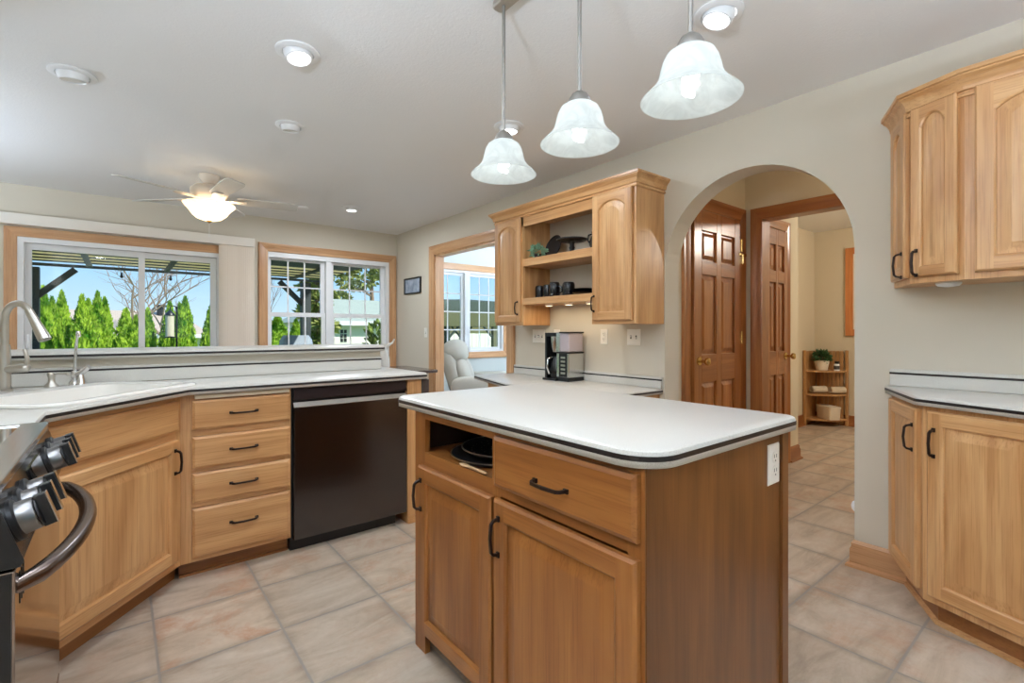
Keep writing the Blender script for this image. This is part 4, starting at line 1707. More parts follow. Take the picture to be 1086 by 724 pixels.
def leaf_ball(n, c, rad, size, rnd, squash=0.8, up=0.3):
    mb_ = MB()
    for _ in range(n):
        d = Vector((rnd.gauss(0, 1), rnd.gauss(0, 1), rnd.gauss(0, 1) + up)).normalized()
        p = Vector(c) + Vector((d.x * rad, d.y * rad, d.z * rad * squash)) * rnd.uniform(0.45, 1.0)
        t = Vector((rnd.gauss(0, 1), rnd.gauss(0, 1), rnd.gauss(0, 1))).normalized()
        a = d.cross(t).normalized()
        l = (d + t * 0.5).normalized()
        s = size * rnd.uniform(0.7, 1.3)
        nn = a.cross(l) * s * 0.15
        mb_.add([p - l * s * 0.1, p + a * s * 0.34 + l * s * 0.4 + nn, p + l * s, p - a * s * 0.34 + l * s * 0.4 + nn], [(0, 1, 2, 3)])
    return mb_


leaf_ball(150, (0, 0, 0.055), 0.062, 0.030, R, 0.75).build('leaves', M['leaf_pale'], pt)
cs = thing('cake_stand', 'matte black pedestal cake stand on upper shelf', 'cake stand', (2.66, 2.575, SH1))
m_ = MB()
m_.lathe([(0.001, 0), (0.048, 0), (0.046, 0.006), (0.020, 0.018), (0.017, 0.03), (0.023, 0.045), (0.017, 0.06), (0.022, 0.088), (0.03, 0.094)], 24)
m_.build('pedestal', M['black_matte'], cs, smooth=50)
m_ = MB()
m_.lathe([(0.001, 0.092), (0.10, 0.096), (0.118, 0.104), (0.118, 0.110), (0.10, 0.106), (0.001, 0.104)], 40)
m_.build('plate', M['black_matte'], cs, smooth=40)
pi_ = thing('pitcher', 'black glazed pitcher at the right end of upper shelf', 'pitcher', (2.655, 2.335, SH1))
m_ = MB()
m_.lathe([(0.001, 0), (0.032, 0), (0.046, 0.03), (0.048, 0.05), (0.036, 0.085), (0.026, 0.105), (0.032, 0.128), (0.028, 0.128), (0.020, 0.105), (0.001, 0.09)], 24)
m_.build('body', M['black_gloss'], pi_, smooth=50)
m_ = MB()
m_.tube([(0.0, 0.026, 0.118), (-0.01, 0.058, 0.112), (-0.012, 0.066, 0.075), (-0.005, 0.044, 0.045)], 0.006, 8)
m_.build('handle', M['black_gloss'], pi_, smooth=60)

# desk-height counter under the wall cabinet
DZT = 0.782
dp = [(WX - 0.002, 1.915), (WX - 0.002, 3.49), (2.46, 3.585), (2.24, 2.85), (2.24, 2.25), (2.46, 1.925)]
if area(dp) < 0:
    dp = dp[::-1]
counter('countertop', dp, DZT, 0.036, 'low white desk-height worktop holding the coffee maker', 'countertop', stripe_z=DZT - 0.018)
bs3 = thing('backsplash', 'white laminate backsplash strip behind the coffee maker', 'backsplash', (WX - 0.002, 3.485, DZT + 0.0005))
b = MB()
b.box(-0.019, 0, -1.57, 0, 0, 0.078)
b.build('board', M['laminate'], bs3, bevel=0.003)
b = MB()
b.box(-0.0202, -0.01, -1.5705, 0.0005, 0.052, 0.0615)
b.build('edge_stripe', M['stripe'], bs3)
dk = thing('desk_cabinet', 'low oak desk cabinet under the coffee maker worktop', 'base cabinet', (2.52, 3.46, 0), -PI / 2)
b = MB()
b.box(0.0, 1.52, 0.0, WX - 2.52 - 0.003, 0.0, DZT - 0.037)
b.build('carcass', OV, dk)
for k in range(3):
    dd = drawer_front('drawer', 0.46, 0.13, OH, dk, (0.04 + k * 0.49, -0.0005, 0.60))
    pull(dd, (0.23, -0.02, 0.065), False, 0.09)
    dd = door_panel('door', 0.46, 0.47, (OV, OH), dk, (0.04 + k * 0.49, -0.0005, 0.10))
    pull(dd, (0.43, -0.02, 0.40), True)

# coffee maker
cm = thing('coffee_maker', 'black and stainless coffee maker with carafe niche', 'coffee maker', (2.662, 2.87, DZT + 0.0005), -PI / 2)
# local x = -Y (0..0.26), local y = +X depth (0..0.165), z up
b = MB()
b.box(-0.005, 0.145, -0.03, 0.165, 0, 0.016)
b.box(0.125, 0.262, -0.004, 0.165, 0, 0.03)
b.build('base', M['black'], cm, bevel=0.003)
b = MB()
b.box(0.0, 0.022, -0.008, 0.165, 0.016, 0.375)
b.box(0.022, 0.125, 0.10, 0.165, 0.016, 0.35)
b.box(0.022, 0.125, -0.008, 0.165, 0.345, 0.375)
b.build('housing', M['black'], cm, bevel=0.003)
b = MB()
b.lathe([(0.001, 0.215), (0.034, 0.222), (0.046, 0.27), (0.048, 0.345)], 20, (0.075, 0.048, 0))
b.build('brew_basket', M['stainless'], cm, smooth=40)
b = MB()
b.lathe([(0.001, 0.017), (0.047, 0.017), (0.05, 0.05), (0.046, 0.13), (0.03, 0.175), (0.03, 0.19), (0.001, 0.195)], 24, (0.075, 0.048, 0))
ca_ = b.build('carafe', M['black_gloss'], cm, smooth=40)
b = MB()
b.tube([(0.062, 0.02, 0.18), (0.052, -0.022, 0.17), (0.046, -0.026, 0.10), (0.05, -0.006, 0.05)], 0.009, 8)
b.build('handle', M['stainless'], ca_, smooth=50)
b = MB()
b.box(0.125, 0.260, 0.0, 0.165, 0.03, 0.215)
b.build('side_housing', M['stainless'], cm, bevel=0.004)
b = MB()
b.box(0.155, 0.240, -0.0025, 0.001, 0.035, 0.215)
b.build('control_strip', M['black'], cm, bevel=0.001)
b = MB()
for k in range(5):
    b.box(0.176, 0.222, -0.0045, -0.002, 0.055 + k * 0.03, 0.070 + k * 0.03)
b.build('buttons', M['steel'], cm)
b = MB()
b.box(0.125, 0.262, -0.002, 0.167, 0.215, 0.226)
b.box(0.158, 0.262, -0.004, 0.167, 0.372, 0.382)
b.build('collar', M['black'], cm, bevel=0.002)
b = MB()
b.box(0.128, 0.258, 0.002, 0.162, 0.226, 0.372)
b.build('water_tank', M['glass_smoke'], cm, bevel=0.01)
b = MB()
b.box(0.125, 0.165, -0.004, 0.165, 0.226, 0.377)
b.build('tower', M['stainless'], cm, bevel=0.003)

# ================================================================== CEILING LIGHTS
LENS_OFF = plain('unlit_lens', (214, 212, 206), 0.4)


def can_light(label, x, y, lit, tilt=(0, 0), power=None, r=0.095):
    o = thing('recessed_light', label, 'ceiling light', (x, y, CZ), 0, 'recessed eyeball ceiling lights')
    t = MB()
    t.lathe([(r, -0.0005), (r, -0.006), (r * 0.93, -0.010), (r * 0.72, -0.012), (r * 0.66, -0.004), (r * 0.66, -0.001)], 36)
    t.build('trim_ring', M['white'], o, smooth=40)
    e_ = MB()
    rr = r * 0.66
    e_.lathe([(rr, 0.006), (rr * 0.99, -0.012), (rr * 0.88, -0.034), (rr * 0.80, -0.036), (rr * 0.74, -0.028)], 32)
    eb = e_.build('eyeball', M['white'], o, smooth=50)
    l = MB()
    l.cyl((0, 0, -0.0295), rr * 0.76, -0.0005, 0.0005, 28)
    l.build('lens', M['can_glow'] if lit else LENS_OFF, eb)
    eb.rotation_euler = (tilt[0], tilt[1], 0)
    if lit:
        lamp('can_lamp', 'AREA', (0, 0, -0.045), power or CAN_W, (0.88, 0.96, 1.05), o, 0.15, (tilt[0], tilt[1], 0))
    return o


can_light('unlit recessed ceiling light farthest left above the sink', -0.181, 3.226, False, (0.12, -0.06))
can_light('lit recessed ceiling light above the four-drawer cabinet', 0.631, 2.332, True, (-0.18, -0.1))
can_light('unlit recessed ceiling light between the fan and lit light', 0.82, 3.197, False, (0.12, -0.06), r=0.085)
can_light('lit recessed ceiling light near the far window corner', 1.857, 4.929, True, r=0.095, power=CAN_W * 2.2)
can_light('lit recessed ceiling light right of the nearest pendant', 1.861, 0.993, True, (0.15, 0.2), CAN_W * 0.22)
can_light('lit recessed ceiling light behind the farthest pendant rod', 1.881, 2.359, True)
can_light('added unseen recessed ceiling light above the range', -0.25, 1.35, True, power=CAN_W * 0.4)  # unseen light, added to brighten the kitchen
sm = tag(MB().lathe([(0.055, -0.0005), (0.055, -0.012), (0.045, -0.020), (0.001, -0.021)], 28, (0, 0, 0)).build('ceiling_vent', M['ceiling'], loc=(1.455, 5.215, CZ), smooth=40),
         'small round white cap on the ceiling beyond the fan', 'ceiling cap')

# pendants
PX = 1.143
PY = (1.467, 1.073, 0.685)
PZ = 1.768
pl_lab = ('farthest of the three glass bell pendants over island', 'middle of the three glass bell pendants over island', 'nearest and largest-looking glass bell pendant over island')
cn = thing('pendant_canopy', 'brushed nickel ceiling bar carrying the pendant rods', 'pendant canopy', (PX, 1.073, CZ))
b = MB()
b.prism(round_poly(rect(-0.028, 0.028, -0.44, 0.44), 0.02, 5), -0.026, -0.0005)
b.build('bar', M['steel'], cn, bevel=0.006)
for i, y in enumerate(PY):
    o = thing('pendant_light', pl_lab[i], 'pendant light', (PX, y, PZ), 0, 'glass bell pendants over the island')
    b = MB()
    b.cyl((0, 0, 0), 0.0065, 0.165, CZ - PZ - 0.0265, 12)
    b.build('rod', M['rod_steel'], o, smooth=60)
    b = MB()
    b.lathe([(0.0075, 0.180), (0.014, 0.177), (0.026, 0.168), (0.036, 0.152), (0.041, 0.136), (0.041, 0.129)], 28, cap1=True)
    b.build('cap', M['rod_steel'], o, smooth=50)
    b = MB()
    pr_ = [(0.034, 0.134), (0.050, 0.131), (0.064, 0.121), (0.073, 0.104), (0.079, 0.083), (0.083, 0.064), (0.089, 0.048), (0.100, 0.033), (0.114, 0.019), (0.127, 0.007), (0.1335, 0.0)]
    b.lathe(pr_ + [(0.1295, 0.0005), (0.110, 0.0165), (0.096, 0.030), (0.086, 0.045), (0.080, 0.062), (0.076, 0.082), (0.070, 0.101), (0.061, 0.117), (0.048, 0.127), (0.034, 0.130)], 44)
    b.build('shade', M['alabaster'], o, smooth=70)
    b = MB()
    b.cyl((0, 0, 0), 0.014, 0.098, 0.13, 14)
    b.build('socket', M['white'], o, smooth=60)
    b = MB()
    hel = []
    for k in range(61):
        a = k / 60 * 2 * PI * 3
        hel.append((0.016 * math.cos(a), 0.016 * math.sin(a), 0.018 + 0.075 * k / 60))
    b.tube(hel, 0.009, 6)
    b.build('bulb', M['bulb'], o, smooth=60)
    for ch in o.children:
        if ch.name.split('.')[0] in ('cap', 'shade', 'socket', 'bulb'):
            ch.scale = (0.94, 0.94, 0.94)
    lamp('pendant_lamp', 'SPOT', (0, 0, 0.03), PENDANT_W * 4, (1.0, 0.98, 0.95), o, 0.02, spot=2.0, blend=0.6)

# ceiling fan
fan = thing('ceiling_fan', 'white five-blade ceiling fan with lit glass bowl', 'ceiling fan', (0.569, 4.641, CZ), math.radians(-10))
b = MB()
b.lathe([(0.075, -0.0005), (0.075, -0.02), (0.05, -0.06), (0.03, -0.075), (0.03, -0.09)], 28)
b.build('canopy', M['fan_body'], fan, smooth=50)
b = MB()
b.lathe([(0.03, -0.085), (0.11, -0.095), (0.135, -0.12), (0.135, -0.165), (0.11, -0.195), (0.07, -0.205), (0.05, -0.235)], 32, cap0=True)
b.build('motor', M['fan_body'], fan, smooth=50)
AZ = [math.radians(a + 10) for a in (-82, -10, 62, 134, 206)]
for a in AZ:
    bl = MB()
    ir = MB()
    n = 8
    loops = []
    for (r_, hw) in ((0.20, 0.05), (0.24, 0.058), (0.45, 0.066), (0.60, 0.068), (0.645, 0.060), (0.66, 0.045)):
        tw = -0.20
        loops.append([(r_, -hw, -0.005 - hw * tw), (r_, hw, -0.005 + hw * tw), (r_, hw, 0.002 + hw * tw), (r_, -hw, 0.002 - hw * tw)])
    bl.loft(loops)
    bo = bl.build('blade', M['blade'], fan, loc=(0, 0, -0.185), rotz=a, smooth=30)
    ir.loft([[(r_, -hw, z - 0.004), (r_, hw, z - 0.004), (r_, hw, z + 0.002), (r_, -hw, z + 0.002)] for r_, hw, z in ((0.09, 0.014, -0.012), (0.14, 0.018, -0.014), (0.18, 0.035, -0.012), (0.25, 0.04, -0.010), (0.27, 0.02, -0.010))])
    ir.build('blade_iron', M['fan_body'], bo, smooth=30)
b = MB()
sc_ = lambda a, z: 1 + 0.025 * math.sin(a * 10) * max(0, min(1, (z + 0.33) / 0.1))
b.lathe([(0.165, -0.232), (0.186, -0.238), (0.172, -0.258), (0.146, -0.288), (0.122, -0.325), (0.09, -0.352), (0.045, -0.368), (0.012, -0.372)], 40, cap1=True, flute=sc_)
b.build('glass_bowl', M['bowl_glass'], fan, smooth=70)
b = MB()
b.lathe([(0.018, -0.368), (0.02, -0.376), (0.008, -0.385), (0.003, -0.39)], 16, cap1=True)
b.build('finial', M['brass'], fan, smooth=50)
b = MB()
b.tube([(0.0, 0, -0.385), (0.0, 0, -0.50)], 0.0018, 6)
b.build('pull_chain', M['white'], fan)
lamp('fan_lamp', 'POINT', (0, 0, -0.29), FAN_W, (1.0, 0.86, 0.66), fan, 0.08)
lamp('fan_uplight', 'POINT', (0.14, 0.0, -0.222), FAN_W * 0.5, (1.0, 0.86, 0.66), fan, 0.02)

# ================================================================== BLINDS
vb = thing('vertical_blinds', 'cream vertical blinds stacked open between the windows', 'blinds', (0, FY - 0.001, 0))
b = MB()
b.box(LX + 0.005, 1.14, -0.115, -0.022, 2.078, 2.172)
b.build('valance', plain('cream_valance', (232, 225, 214), 0.6), vb, bevel=0.004)
SLAT = plain('cream_vane', (248, 236, 222), 0.6)
for k in range(15):
    x = 0.845 + k * 0.0185
    s_ = MB()
    t = math.radians(36 + R.uniform(-3, 3))
    pts = []
    for q in range(5):
        u = (q - 2) / 4 * 0.085
        bow = 0.006 * (1 - (2 * (q - 2) / 4) ** 2)
        pts.append((x + u * math.cos(t) - bow * math.sin(t), -0.068 - u * math.sin(t) - bow * math.cos(t)))
    outer = pts
    inner = [(px - 0.0012, py - 0.0006) for px, py in pts][::-1]
    s_.prism(outer + inner, 0.04, 2.078)
    s_.build('vane', SLAT, vb, smooth=40)

# ================================================================== WALL ITEMS
sg = thing('wall_sign', 'small dark framed slate plaque between window and doorway', 'wall plaque', (WX - 0.001, 5.505, 1.735), -PI / 2)
b = MB()
for x0, x1, z0, z1 in ((-0.2, 0.2, -0.1, -0.085), (-0.2, 0.2, 0.085, 0.1), (-0.215, -0.2, -0.1, 0.1), (0.2, 0.215, -0.1, 0.1)):
    b.box(x0, x1, -0.02, 0, z0, z1)
b.build('frame', M['black_matte'], sg)
b = MB()
b.box(-0.2, 0.2, -0.01, -0.002, -0.085, 0.085)
b.build('face', M['sign_face'], sg)

nl = thing('night_light', 'round white night light low on the arch edge', 'night light', (WX + 0.05, AY0 + 0.0005, 0.285))
b = MB()
b.lathe([(0.028, 0.0), (0.028, 0.012), (0.02, 0.022), (0.006, 0.027)], 20, axis='y', cap1=True)
b.build('dome', M['white'], nl, smooth=60)

# ================================================================== DINING AREA
tb = thing('dining_table', 'dark wood dining table beyond the end of the bar', 'dining table', (1.95, 4.95, 0))
b = MB()
b.prism(round_poly(rect(-0.72, 0.72, -0.40, 0.40), 0.05, 4), 0.725, 0.755)
b.build('tabletop', M['dark_wood'], tb, bevel=0.006)
b = MB()
b.box(-0.62, 0.62, -0.31, 0.31, 0.65, 0.725)
b.build('apron', M['dark_wood'], tb)
for sx in (-1, 1):
    for sy in (-1, 1):
        b = MB()
        b.tube([(sx * 0.6, sy * 0.29, 0.65), (sx * 0.61, sy * 0.30, 0.0)], [0.035, 0.025], 4, sq=True)
        b.build('leg', M['dark_wood'], tb)
va = thing('jug', 'slim white jug with a curved spout on dark dining table', 'jug', (2.10, 4.68, 0.7555))
b = MB()
b.lathe([(0.001, 0), (0.045, 0), (0.058, 0.05), (0.055, 0.14), (0.036, 0.22), (0.034, 0.27), (0.042, 0.285), (0.036, 0.285), (0.028, 0.26), (0.03, 0.2), (0.001, 0.1)], 28)
b.build('body', M['white_gloss'], va, smooth=70)
b = MB()
b.tube([(dv.x * 0.02, dv.y * 0.02, 0.25), (dv.x * 0.05, dv.y * 0.05, 0.275), (dv.x * 0.085, dv.y * 0.085, 0.295), (dv.x * 0.105, dv.y * 0.105, 0.335)], [0.02, 0.015, 0.011, 0.007], 12)
b.build('spout', M['white_gloss'], va, smooth=60)
b = MB()
b.tube([(dv.x * -0.03, dv.y * -0.03, 0.26), (dv.x * -0.085, dv.y * -0.085, 0.24), (dv.x * -0.09, dv.y * -0.09, 0.14), (dv.x * -0.05, dv.y * -0.05, 0.09)], 0.007, 8)
b.build('handle', M['white_gloss'], va, smooth=60)

# ================================================================== LIVING ROOM
rc = thing('recliner', 'greige padded recliner in the living room doorway', 'armchair', (3.58, 5.0, 0), math.radians(-40))
# local x = facing direction
b = MB()
b.box(-0.36, 0.40, -0.30, 0.30, 0.04, 0.34)
b.build('base', M['fabric'], rc, bevel=0.04, seg=3)
b = MB()
b.pillow((0.10, 0, 0.42), (0.34, 0.27, 0.10), 0.5, 0.4)
b.build('seat', M['fabric'], rc, smooth=180)
rt = Matrix.Rotation(math.radians(-17), 3, 'Y')
b = MB()
b.pillow((-0.36, 0, 0.62), (0.10, 0.30, 0.36), 0.5, 0.5, seg=28, rings=16, rot=rt)
b.build('back_shell', M['fabric'], rc, smooth=180)
for yy in (-0.145, 0.145):
    b = MB()
    b.pillow((-0.245, yy, 0.62), (0.10, 0.145, 0.23), 0.8, 0.8, seg=24, rings=14, rot=rt)
    b.build('lumbar_cushion', M['fabric'], rc, smooth=180)
b = MB()
b.pillow((-0.365, 0, 0.90), (0.165, 0.275, 0.165), 0.9, 0.75, seg=28, rings=16, rot=rt)
b.build('headrest', M['fabric'], rc, smooth=180)
for sy in (-1, 1):
    b = MB()
    b.pillow((0.05, sy * 0.37, 0.36), (0.42, 0.095, 0.27), 0.35, 0.5)
    b.build('armrest', M['fabric'], rc, smooth=180)

# ================================================================== HALL ITEMS
et = thing('corner_shelf', 'light wood three-tier corner shelf at end of hall', 'shelf', (6.985, 2.425, 0), 0)
ER = 0.36
WOODP = oak('pale_wood', 'z', (206, 160, 108), (192, 146, 94), (174, 128, 78))


def quarter(r_, n=12, inset=0.0):
    return [(-inset, -inset)] + [(-r_ * math.sin(PI / 2 * k / n) - (0 if k else inset), -r_ * math.cos(PI / 2 * k / n)) for k in range(n + 1)]


for z in (0.07, 0.375, 0.665):
    s_ = MB()
    s_.prism([(0, 0), (0, -ER)] + [(-ER * math.sin(PI / 2 * k / 12), -ER * math.cos(PI / 2 * k / 12)) for k in range(1, 13)], z, z + 0.02)
    s_.build('tier', WOODP, et)
for (x, y) in ((-0.012, -ER), (-ER, -0.012)):
    s_ = MB()
    s_.box(x - 0.02, x + 0.012, y - 0.012, y + 0.02, 0, 0.93)
    s_.build('post', WOODP, et, bevel=0.003)
for k in range(7):
    for d_ in (0, 1):
        u = 0.04 + k * 0.043
        s_ = MB()
        if d_ == 0:
            s_.box(-0.012, -0.004, -u - 0.019, -u + 0.019, 0.02, 0.92)
        else:
            s_.box(-u - 0.019, -u + 0.019, -0.012, -0.004, 0.02, 0.92)
        s_.build('back_slat', WOODP, et)
hp_ = thing('potted_plant', 'bushy green plant in white pot on the corner shelf', 'plant', (6.79, 2.285, 0.6855))
b = MB()
b.lathe([(0.001, 0), (0.06, 0), (0.078, 0.09), (0.08, 0.12), (0.072, 0.12), (0.001, 0.10)], 24)
b.build('pot', M['bin'], hp_, smooth=50)
leaf_ball(260, (0, 0, 0.16), 0.10, 0.045, R, 0.7).build('leaves', M['leaf'], hp_)
bt = thing('bottle', 'small white labelled bottle beside the hall plant', 'bottle', (6.80, 2.125, 0.6855))
b = MB()
b.lathe([(0.001, 0), (0.03, 0), (0.03, 0.075), (0.024, 0.085)], 20, cap1=True)
b.build('body', M['white'], bt, smooth=50)
b = MB()
b.lathe([(0.0306, 0.018), (0.0306, 0.062)], 20)
b.build('label', M['slot'], bt, smooth=50)
b = MB()
b.cyl((0, 0, 0), 0.024, 0.085, 0.115, 16)
b.build('cap', M['black'], bt, smooth=50)
for i, (x, y, lb_) in enumerate(((6.765, 2.315, 'rolled beige towel at left on the middle shelf tier'), (6.865, 2.145, 'rolled beige towel at right on the middle shelf tier'))):
    o = thing('towel', lb_, 'towel', (x, y, 0.3955), math.radians(-35), 'rolled towels on the corner shelf')
    b = MB()
    sp = []
    for k in range(70):
        a = k / 69 * 2 * PI * 2.6
        r_ = 0.008 + 0.034 * k / 69
        sp.append((r_ * math.cos(a), r_ * math.sin(a)))
    th_ = 0.0055
    sp2 = [((math.hypot(p, q) + th_) * p / max(1e-6, math.hypot(p, q)), (math.hypot(p, q) + th_) * q / max(1e-6, math.hypot(p, q))) for p, q in sp]
    ring_ = sp + sp2[::-1]
    b.loft([[(xx, p, q + 0.048) for p, q in ring_] for xx in (-0.09, 0.09)])
    b.build('roll', M['towel'], o, smooth=60)
bk = thing('storage_bin', 'cream fabric bin on the lowest corner shelf tier', 'storage bin', (6.81, 2.22, 0.0905), math.radians(-38))
b = MB()
b.loft([[(x * s, y * s, z) for x, y in round_poly(rect(-0.07, 0.07, -0.135, 0.135), 0.02, 3)] for s, z in ((0.94, 0), (1.0, 0.15), (0.96, 0.15), (0.9, 0.01))])
b.build('body', M['bin'], bk, smooth=40)
b = MB()
b.loft([[(x * s, y * s, z) for x, y in round_poly(rect(-0.07, 0.07, -0.135, 0.135), 0.02, 3)] for s, z in ((0.93, 0.135), (1.03, 0.135), (1.03, 0.158), (0.93, 0.158))])
b.build('rim', M['bin'], bk, smooth=40)
pf = thing('picture_frame', 'orange oak frame hanging on the far hall wall', 'picture frame', (6.999, 1.75, 1.65), -PI / 2)
b = MB()
for x0, x1, z0, z1 in ((-0.26, 0.26, -0.54, -0.46), (-0.26, 0.26, 0.46, 0.54), (-0.34, -0.26, -0.54, 0.54), (0.26, 0.34, -0.54, 0.54)):
    b.box(x0, x1, -0.025, 0, z0, z1)
b.build('moulding', oak('orange_oak', 'z', (222, 148, 88), (208, 132, 74), (188, 112, 58)), pf, bevel=0.004)
b = MB()
b.box(-0.26, 0.26, -0.012, -0.002, -0.46, 0.46)
b.build('mat_board', M['cream'], pf)
hl = thing('hall_light', 'round frosted ceiling light inside the hall beyond arch', 'ceiling light', (3.5, 0.6, CZ))
b = MB()
b.lathe([(0.13, -0.0005), (0.13, -0.02), (0.11, -0.06), (0.05, -0.085), (0.002, -0.09)], 28, cap1=True)
b.build('shade', M['bowl_glass'], hl, smooth=60)
lamp('hall_lamp', 'POINT', (0, 0, -0.13), HALL_W, (1.0, 0.84, 0.62), hl, 0.06)
hl2 = thing('hall_light', 'round frosted ceiling light in the far hall room', 'ceiling light', (5.7, 0.4, CZ))
b = MB()
b.lathe([(0.13, -0.0005), (0.13, -0.02), (0.11, -0.06), (0.05, -0.085), (0.002, -0.09)], 28, cap1=True)
b.build('shade', M['bowl_glass'], hl2, smooth=60)
lamp('hall_lamp', 'POINT', (0, 0, -0.13), HALL_W * 8.5, (1.0, 0.93, 0.82), hl2, 0.06)

# added unseen uplights that wash the ceiling: near the camera, dining and living rooms
for (x, y, pw, lb_) in ((-0.55, 0.32, 1.3, 'added unseen uplight behind the range corner'), (1.6, -1.1, 0.6, 'added unseen uplight behind the camera'), (-1.9, 4.3, 0.85, 'added unseen uplight at left of the dining area'), (4.7, 3.7, 2.1, 'added unseen uplight inside the living room')):
    fl = thing('added_uplight', lb_, 'added uplight', (x, y, 0), 0, 'added uplights')
    b = MB()
    b.lathe([(0.14, 0), (0.14, 0.015), (0.02, 0.035)], 24, cap0=True, cap1=True)
    b.build('base', M['bronze'], fl, smooth=40)
    b = MB()
    b.cyl((0, 0, 0), 0.012, 0.03, 1.60, 12)
    b.build('pole', M['bronze'], fl, smooth=60)
    b = MB()
    b.lathe([(0.02, 1.60), (0.09, 1.63), (0.16, 1.70), (0.165, 1.705), (0.155, 1.70), (0.085, 1.64), (0.001, 1.615)], 28)
    b.build('bowl', M['bronze'], fl, smooth=60)
    lamp('added_uplight_lamp', 'AREA', (0, 0, 1.70), ADDED_UPLIGHT_W * pw, (0.80, 0.93, 1.12), fl, 0.26, (PI, 0, 0))

# ================================================================== OUTDOORS
GZ = -0.35
f = MB()
f.box(-60, 80, -30, 90, GZ - 0.1, GZ)
struct(f.build('ground', M['lawn']), 'green lawn outside the windows', 'lawn')
f = MB()
f.box(-9, 8, FY + 0.15, 9.9, GZ, GZ + 0.05)
struct(f.build('patio', plain('patio_concrete', (190, 186, 178), 0.8)), 'pale concrete patio outside the slider', 'patio')

# arborvitae


def arbor_mesh(seed):
    rnd = random.Random(seed)
    mb_ = MB()
    # unit tree: height 1, radius about 0.16
    prof = [(0.02, 0.0), (0.13, 0.03), (0.155, 0.15), (0.15, 0.35), (0.12, 0.6), (0.075, 0.8), (0.03, 0.94), (0.004, 1.0)]
    loops = []
    for r_, z in prof:
        loops.append([(r_ * 0.8 * (1 + rnd.uniform(-0.15, 0.15)) * math.cos(2 * PI * k / 10), r_ * 0.8 * (1 + rnd.uniform(-0.15, 0.15)) * math.sin(2 * PI * k / 10), z) for k in range(10)])
    mb_.loft(loops)
    for _ in range(3200):
        z = rnd.random() ** 1.25
        r0 = 0.0
        for i in range(len(prof) - 1):
            if prof[i][1] <= z <= prof[i + 1][1]:
                q = (z - prof[i][1]) / (prof[i + 1][1] - prof[i][1])
                r0 = prof[i][0] + (prof[i + 1][0] - prof[i][0]) * q
        a = rnd.uniform(0, 2 * PI)
        rr = r0 * rnd.uniform(0.72, 1.12)
        p = Vector((rr * math.cos(a), rr * math.sin(a), z))
        out = Vector((math.cos(a), math.sin(a), 0))
        l = (out * rnd.uniform(0.2, 0.7) + Vector((0, 0, 1)) + Vector((rnd.gauss(0, 0.3), rnd.gauss(0, 0.3), 0))).normalized()
        s = rnd.uniform(0.015, 0.034)
        t = Vector((rnd.gauss(0, 1), rnd.gauss(0, 1), rnd.gauss(0, 0.4)))
        w_ = l.cross(t).normalized() * s * 0.38
        mb_.add([p - l * s * 0.5, p + w_, p + l * s, p - w_], [(0, 1, 2, 3)])
    return mb_


arb_objs = []
specs = [  # pixel x, top y, distance Y, width factor, label
    (45.4, 304.5, 12.0, 1.0, 'tall bright arborvitae at the left edge of the slider'),
    (55.0, 315.5, 12.6, 0.9, 'arborvitae tucked between the two leftmost tall ones'),
    (65.5, 309.5, 12.0, 1.05, 'dark-sided arborvitae third from the left'),
    (87.0, 313.5, 12.6, 0.95, 'dark arborvitae left of the central pale clump'),
    (93.5, 318.0, 11.6, 1.0, 'pale yellow-green arborvitae at the front of central clump'),
    (103.5, 310.0, 12.0, 1.0, 'tallest arborvitae of the central clump'),
    (111.0, 316.0, 12.4, 1.0, 'arborvitae at the right side of the central clump'),
    (133.5, 328.0, 12.0, 1.15, 'short round-topped arborvitae left of the slider mullion'),
    (144.0, 335.0, 11.6, 0.9, 'pale low arborvitae touching the slider mullion'),
    (156.5, 327.5, 12.2, 1.0, 'arborvitae just right of the slider mullion'),
    (180.0, 320.5, 12.0, 1.1, 'arborvitae behind the bird feeder'),
    (190.5, 322.0, 12.6, 0.9, 'dark arborvitae between feeder and the pointed one'),
    (196.5, 315.5, 11.9, 1.05, 'pointed arborvitae right of the bird feeder'),
    (224.5, 323.0, 12.0, 1.15, 'last arborvitae near the vertical blinds'),
    (229.5, 343.0, 11.4, 0.9, 'low pale arborvitae by the right slider frame'),
    (294.0, 336.0, 11.5, 1.9, 'bushy arborvitae in lower left of the grille window'),
    (314.0, 339.0, 12.2, 1.2, 'dark arborvitae beside the pergola post'),
]
protos = [arbor_mesh(s).build('arborvitae', M['arbor']) for s in (1, 2, 3)]
for i, (px, py, Y, wf, lb_) in enumerate(specs):
    Y = (12.0, 12.7, 13.4, 11.3)[i % 4] if i < 15 else Y
    if i < 3:
        o = protos[i]
    else:
        o = protos[i % 3].copy()
        COL.objects.link(o)
    p = at(px, py, Y)
    hgt = p.z - GZ
    o.location = (p.x, Y, GZ)
    o.scale = (1.45 * wf, 1.45 * wf, hgt)
    o.rotation_euler = (0, 0, i * 1.3)
    tag(o, lb_, 'shrub', 'arborvitae hedge')

# bare trees


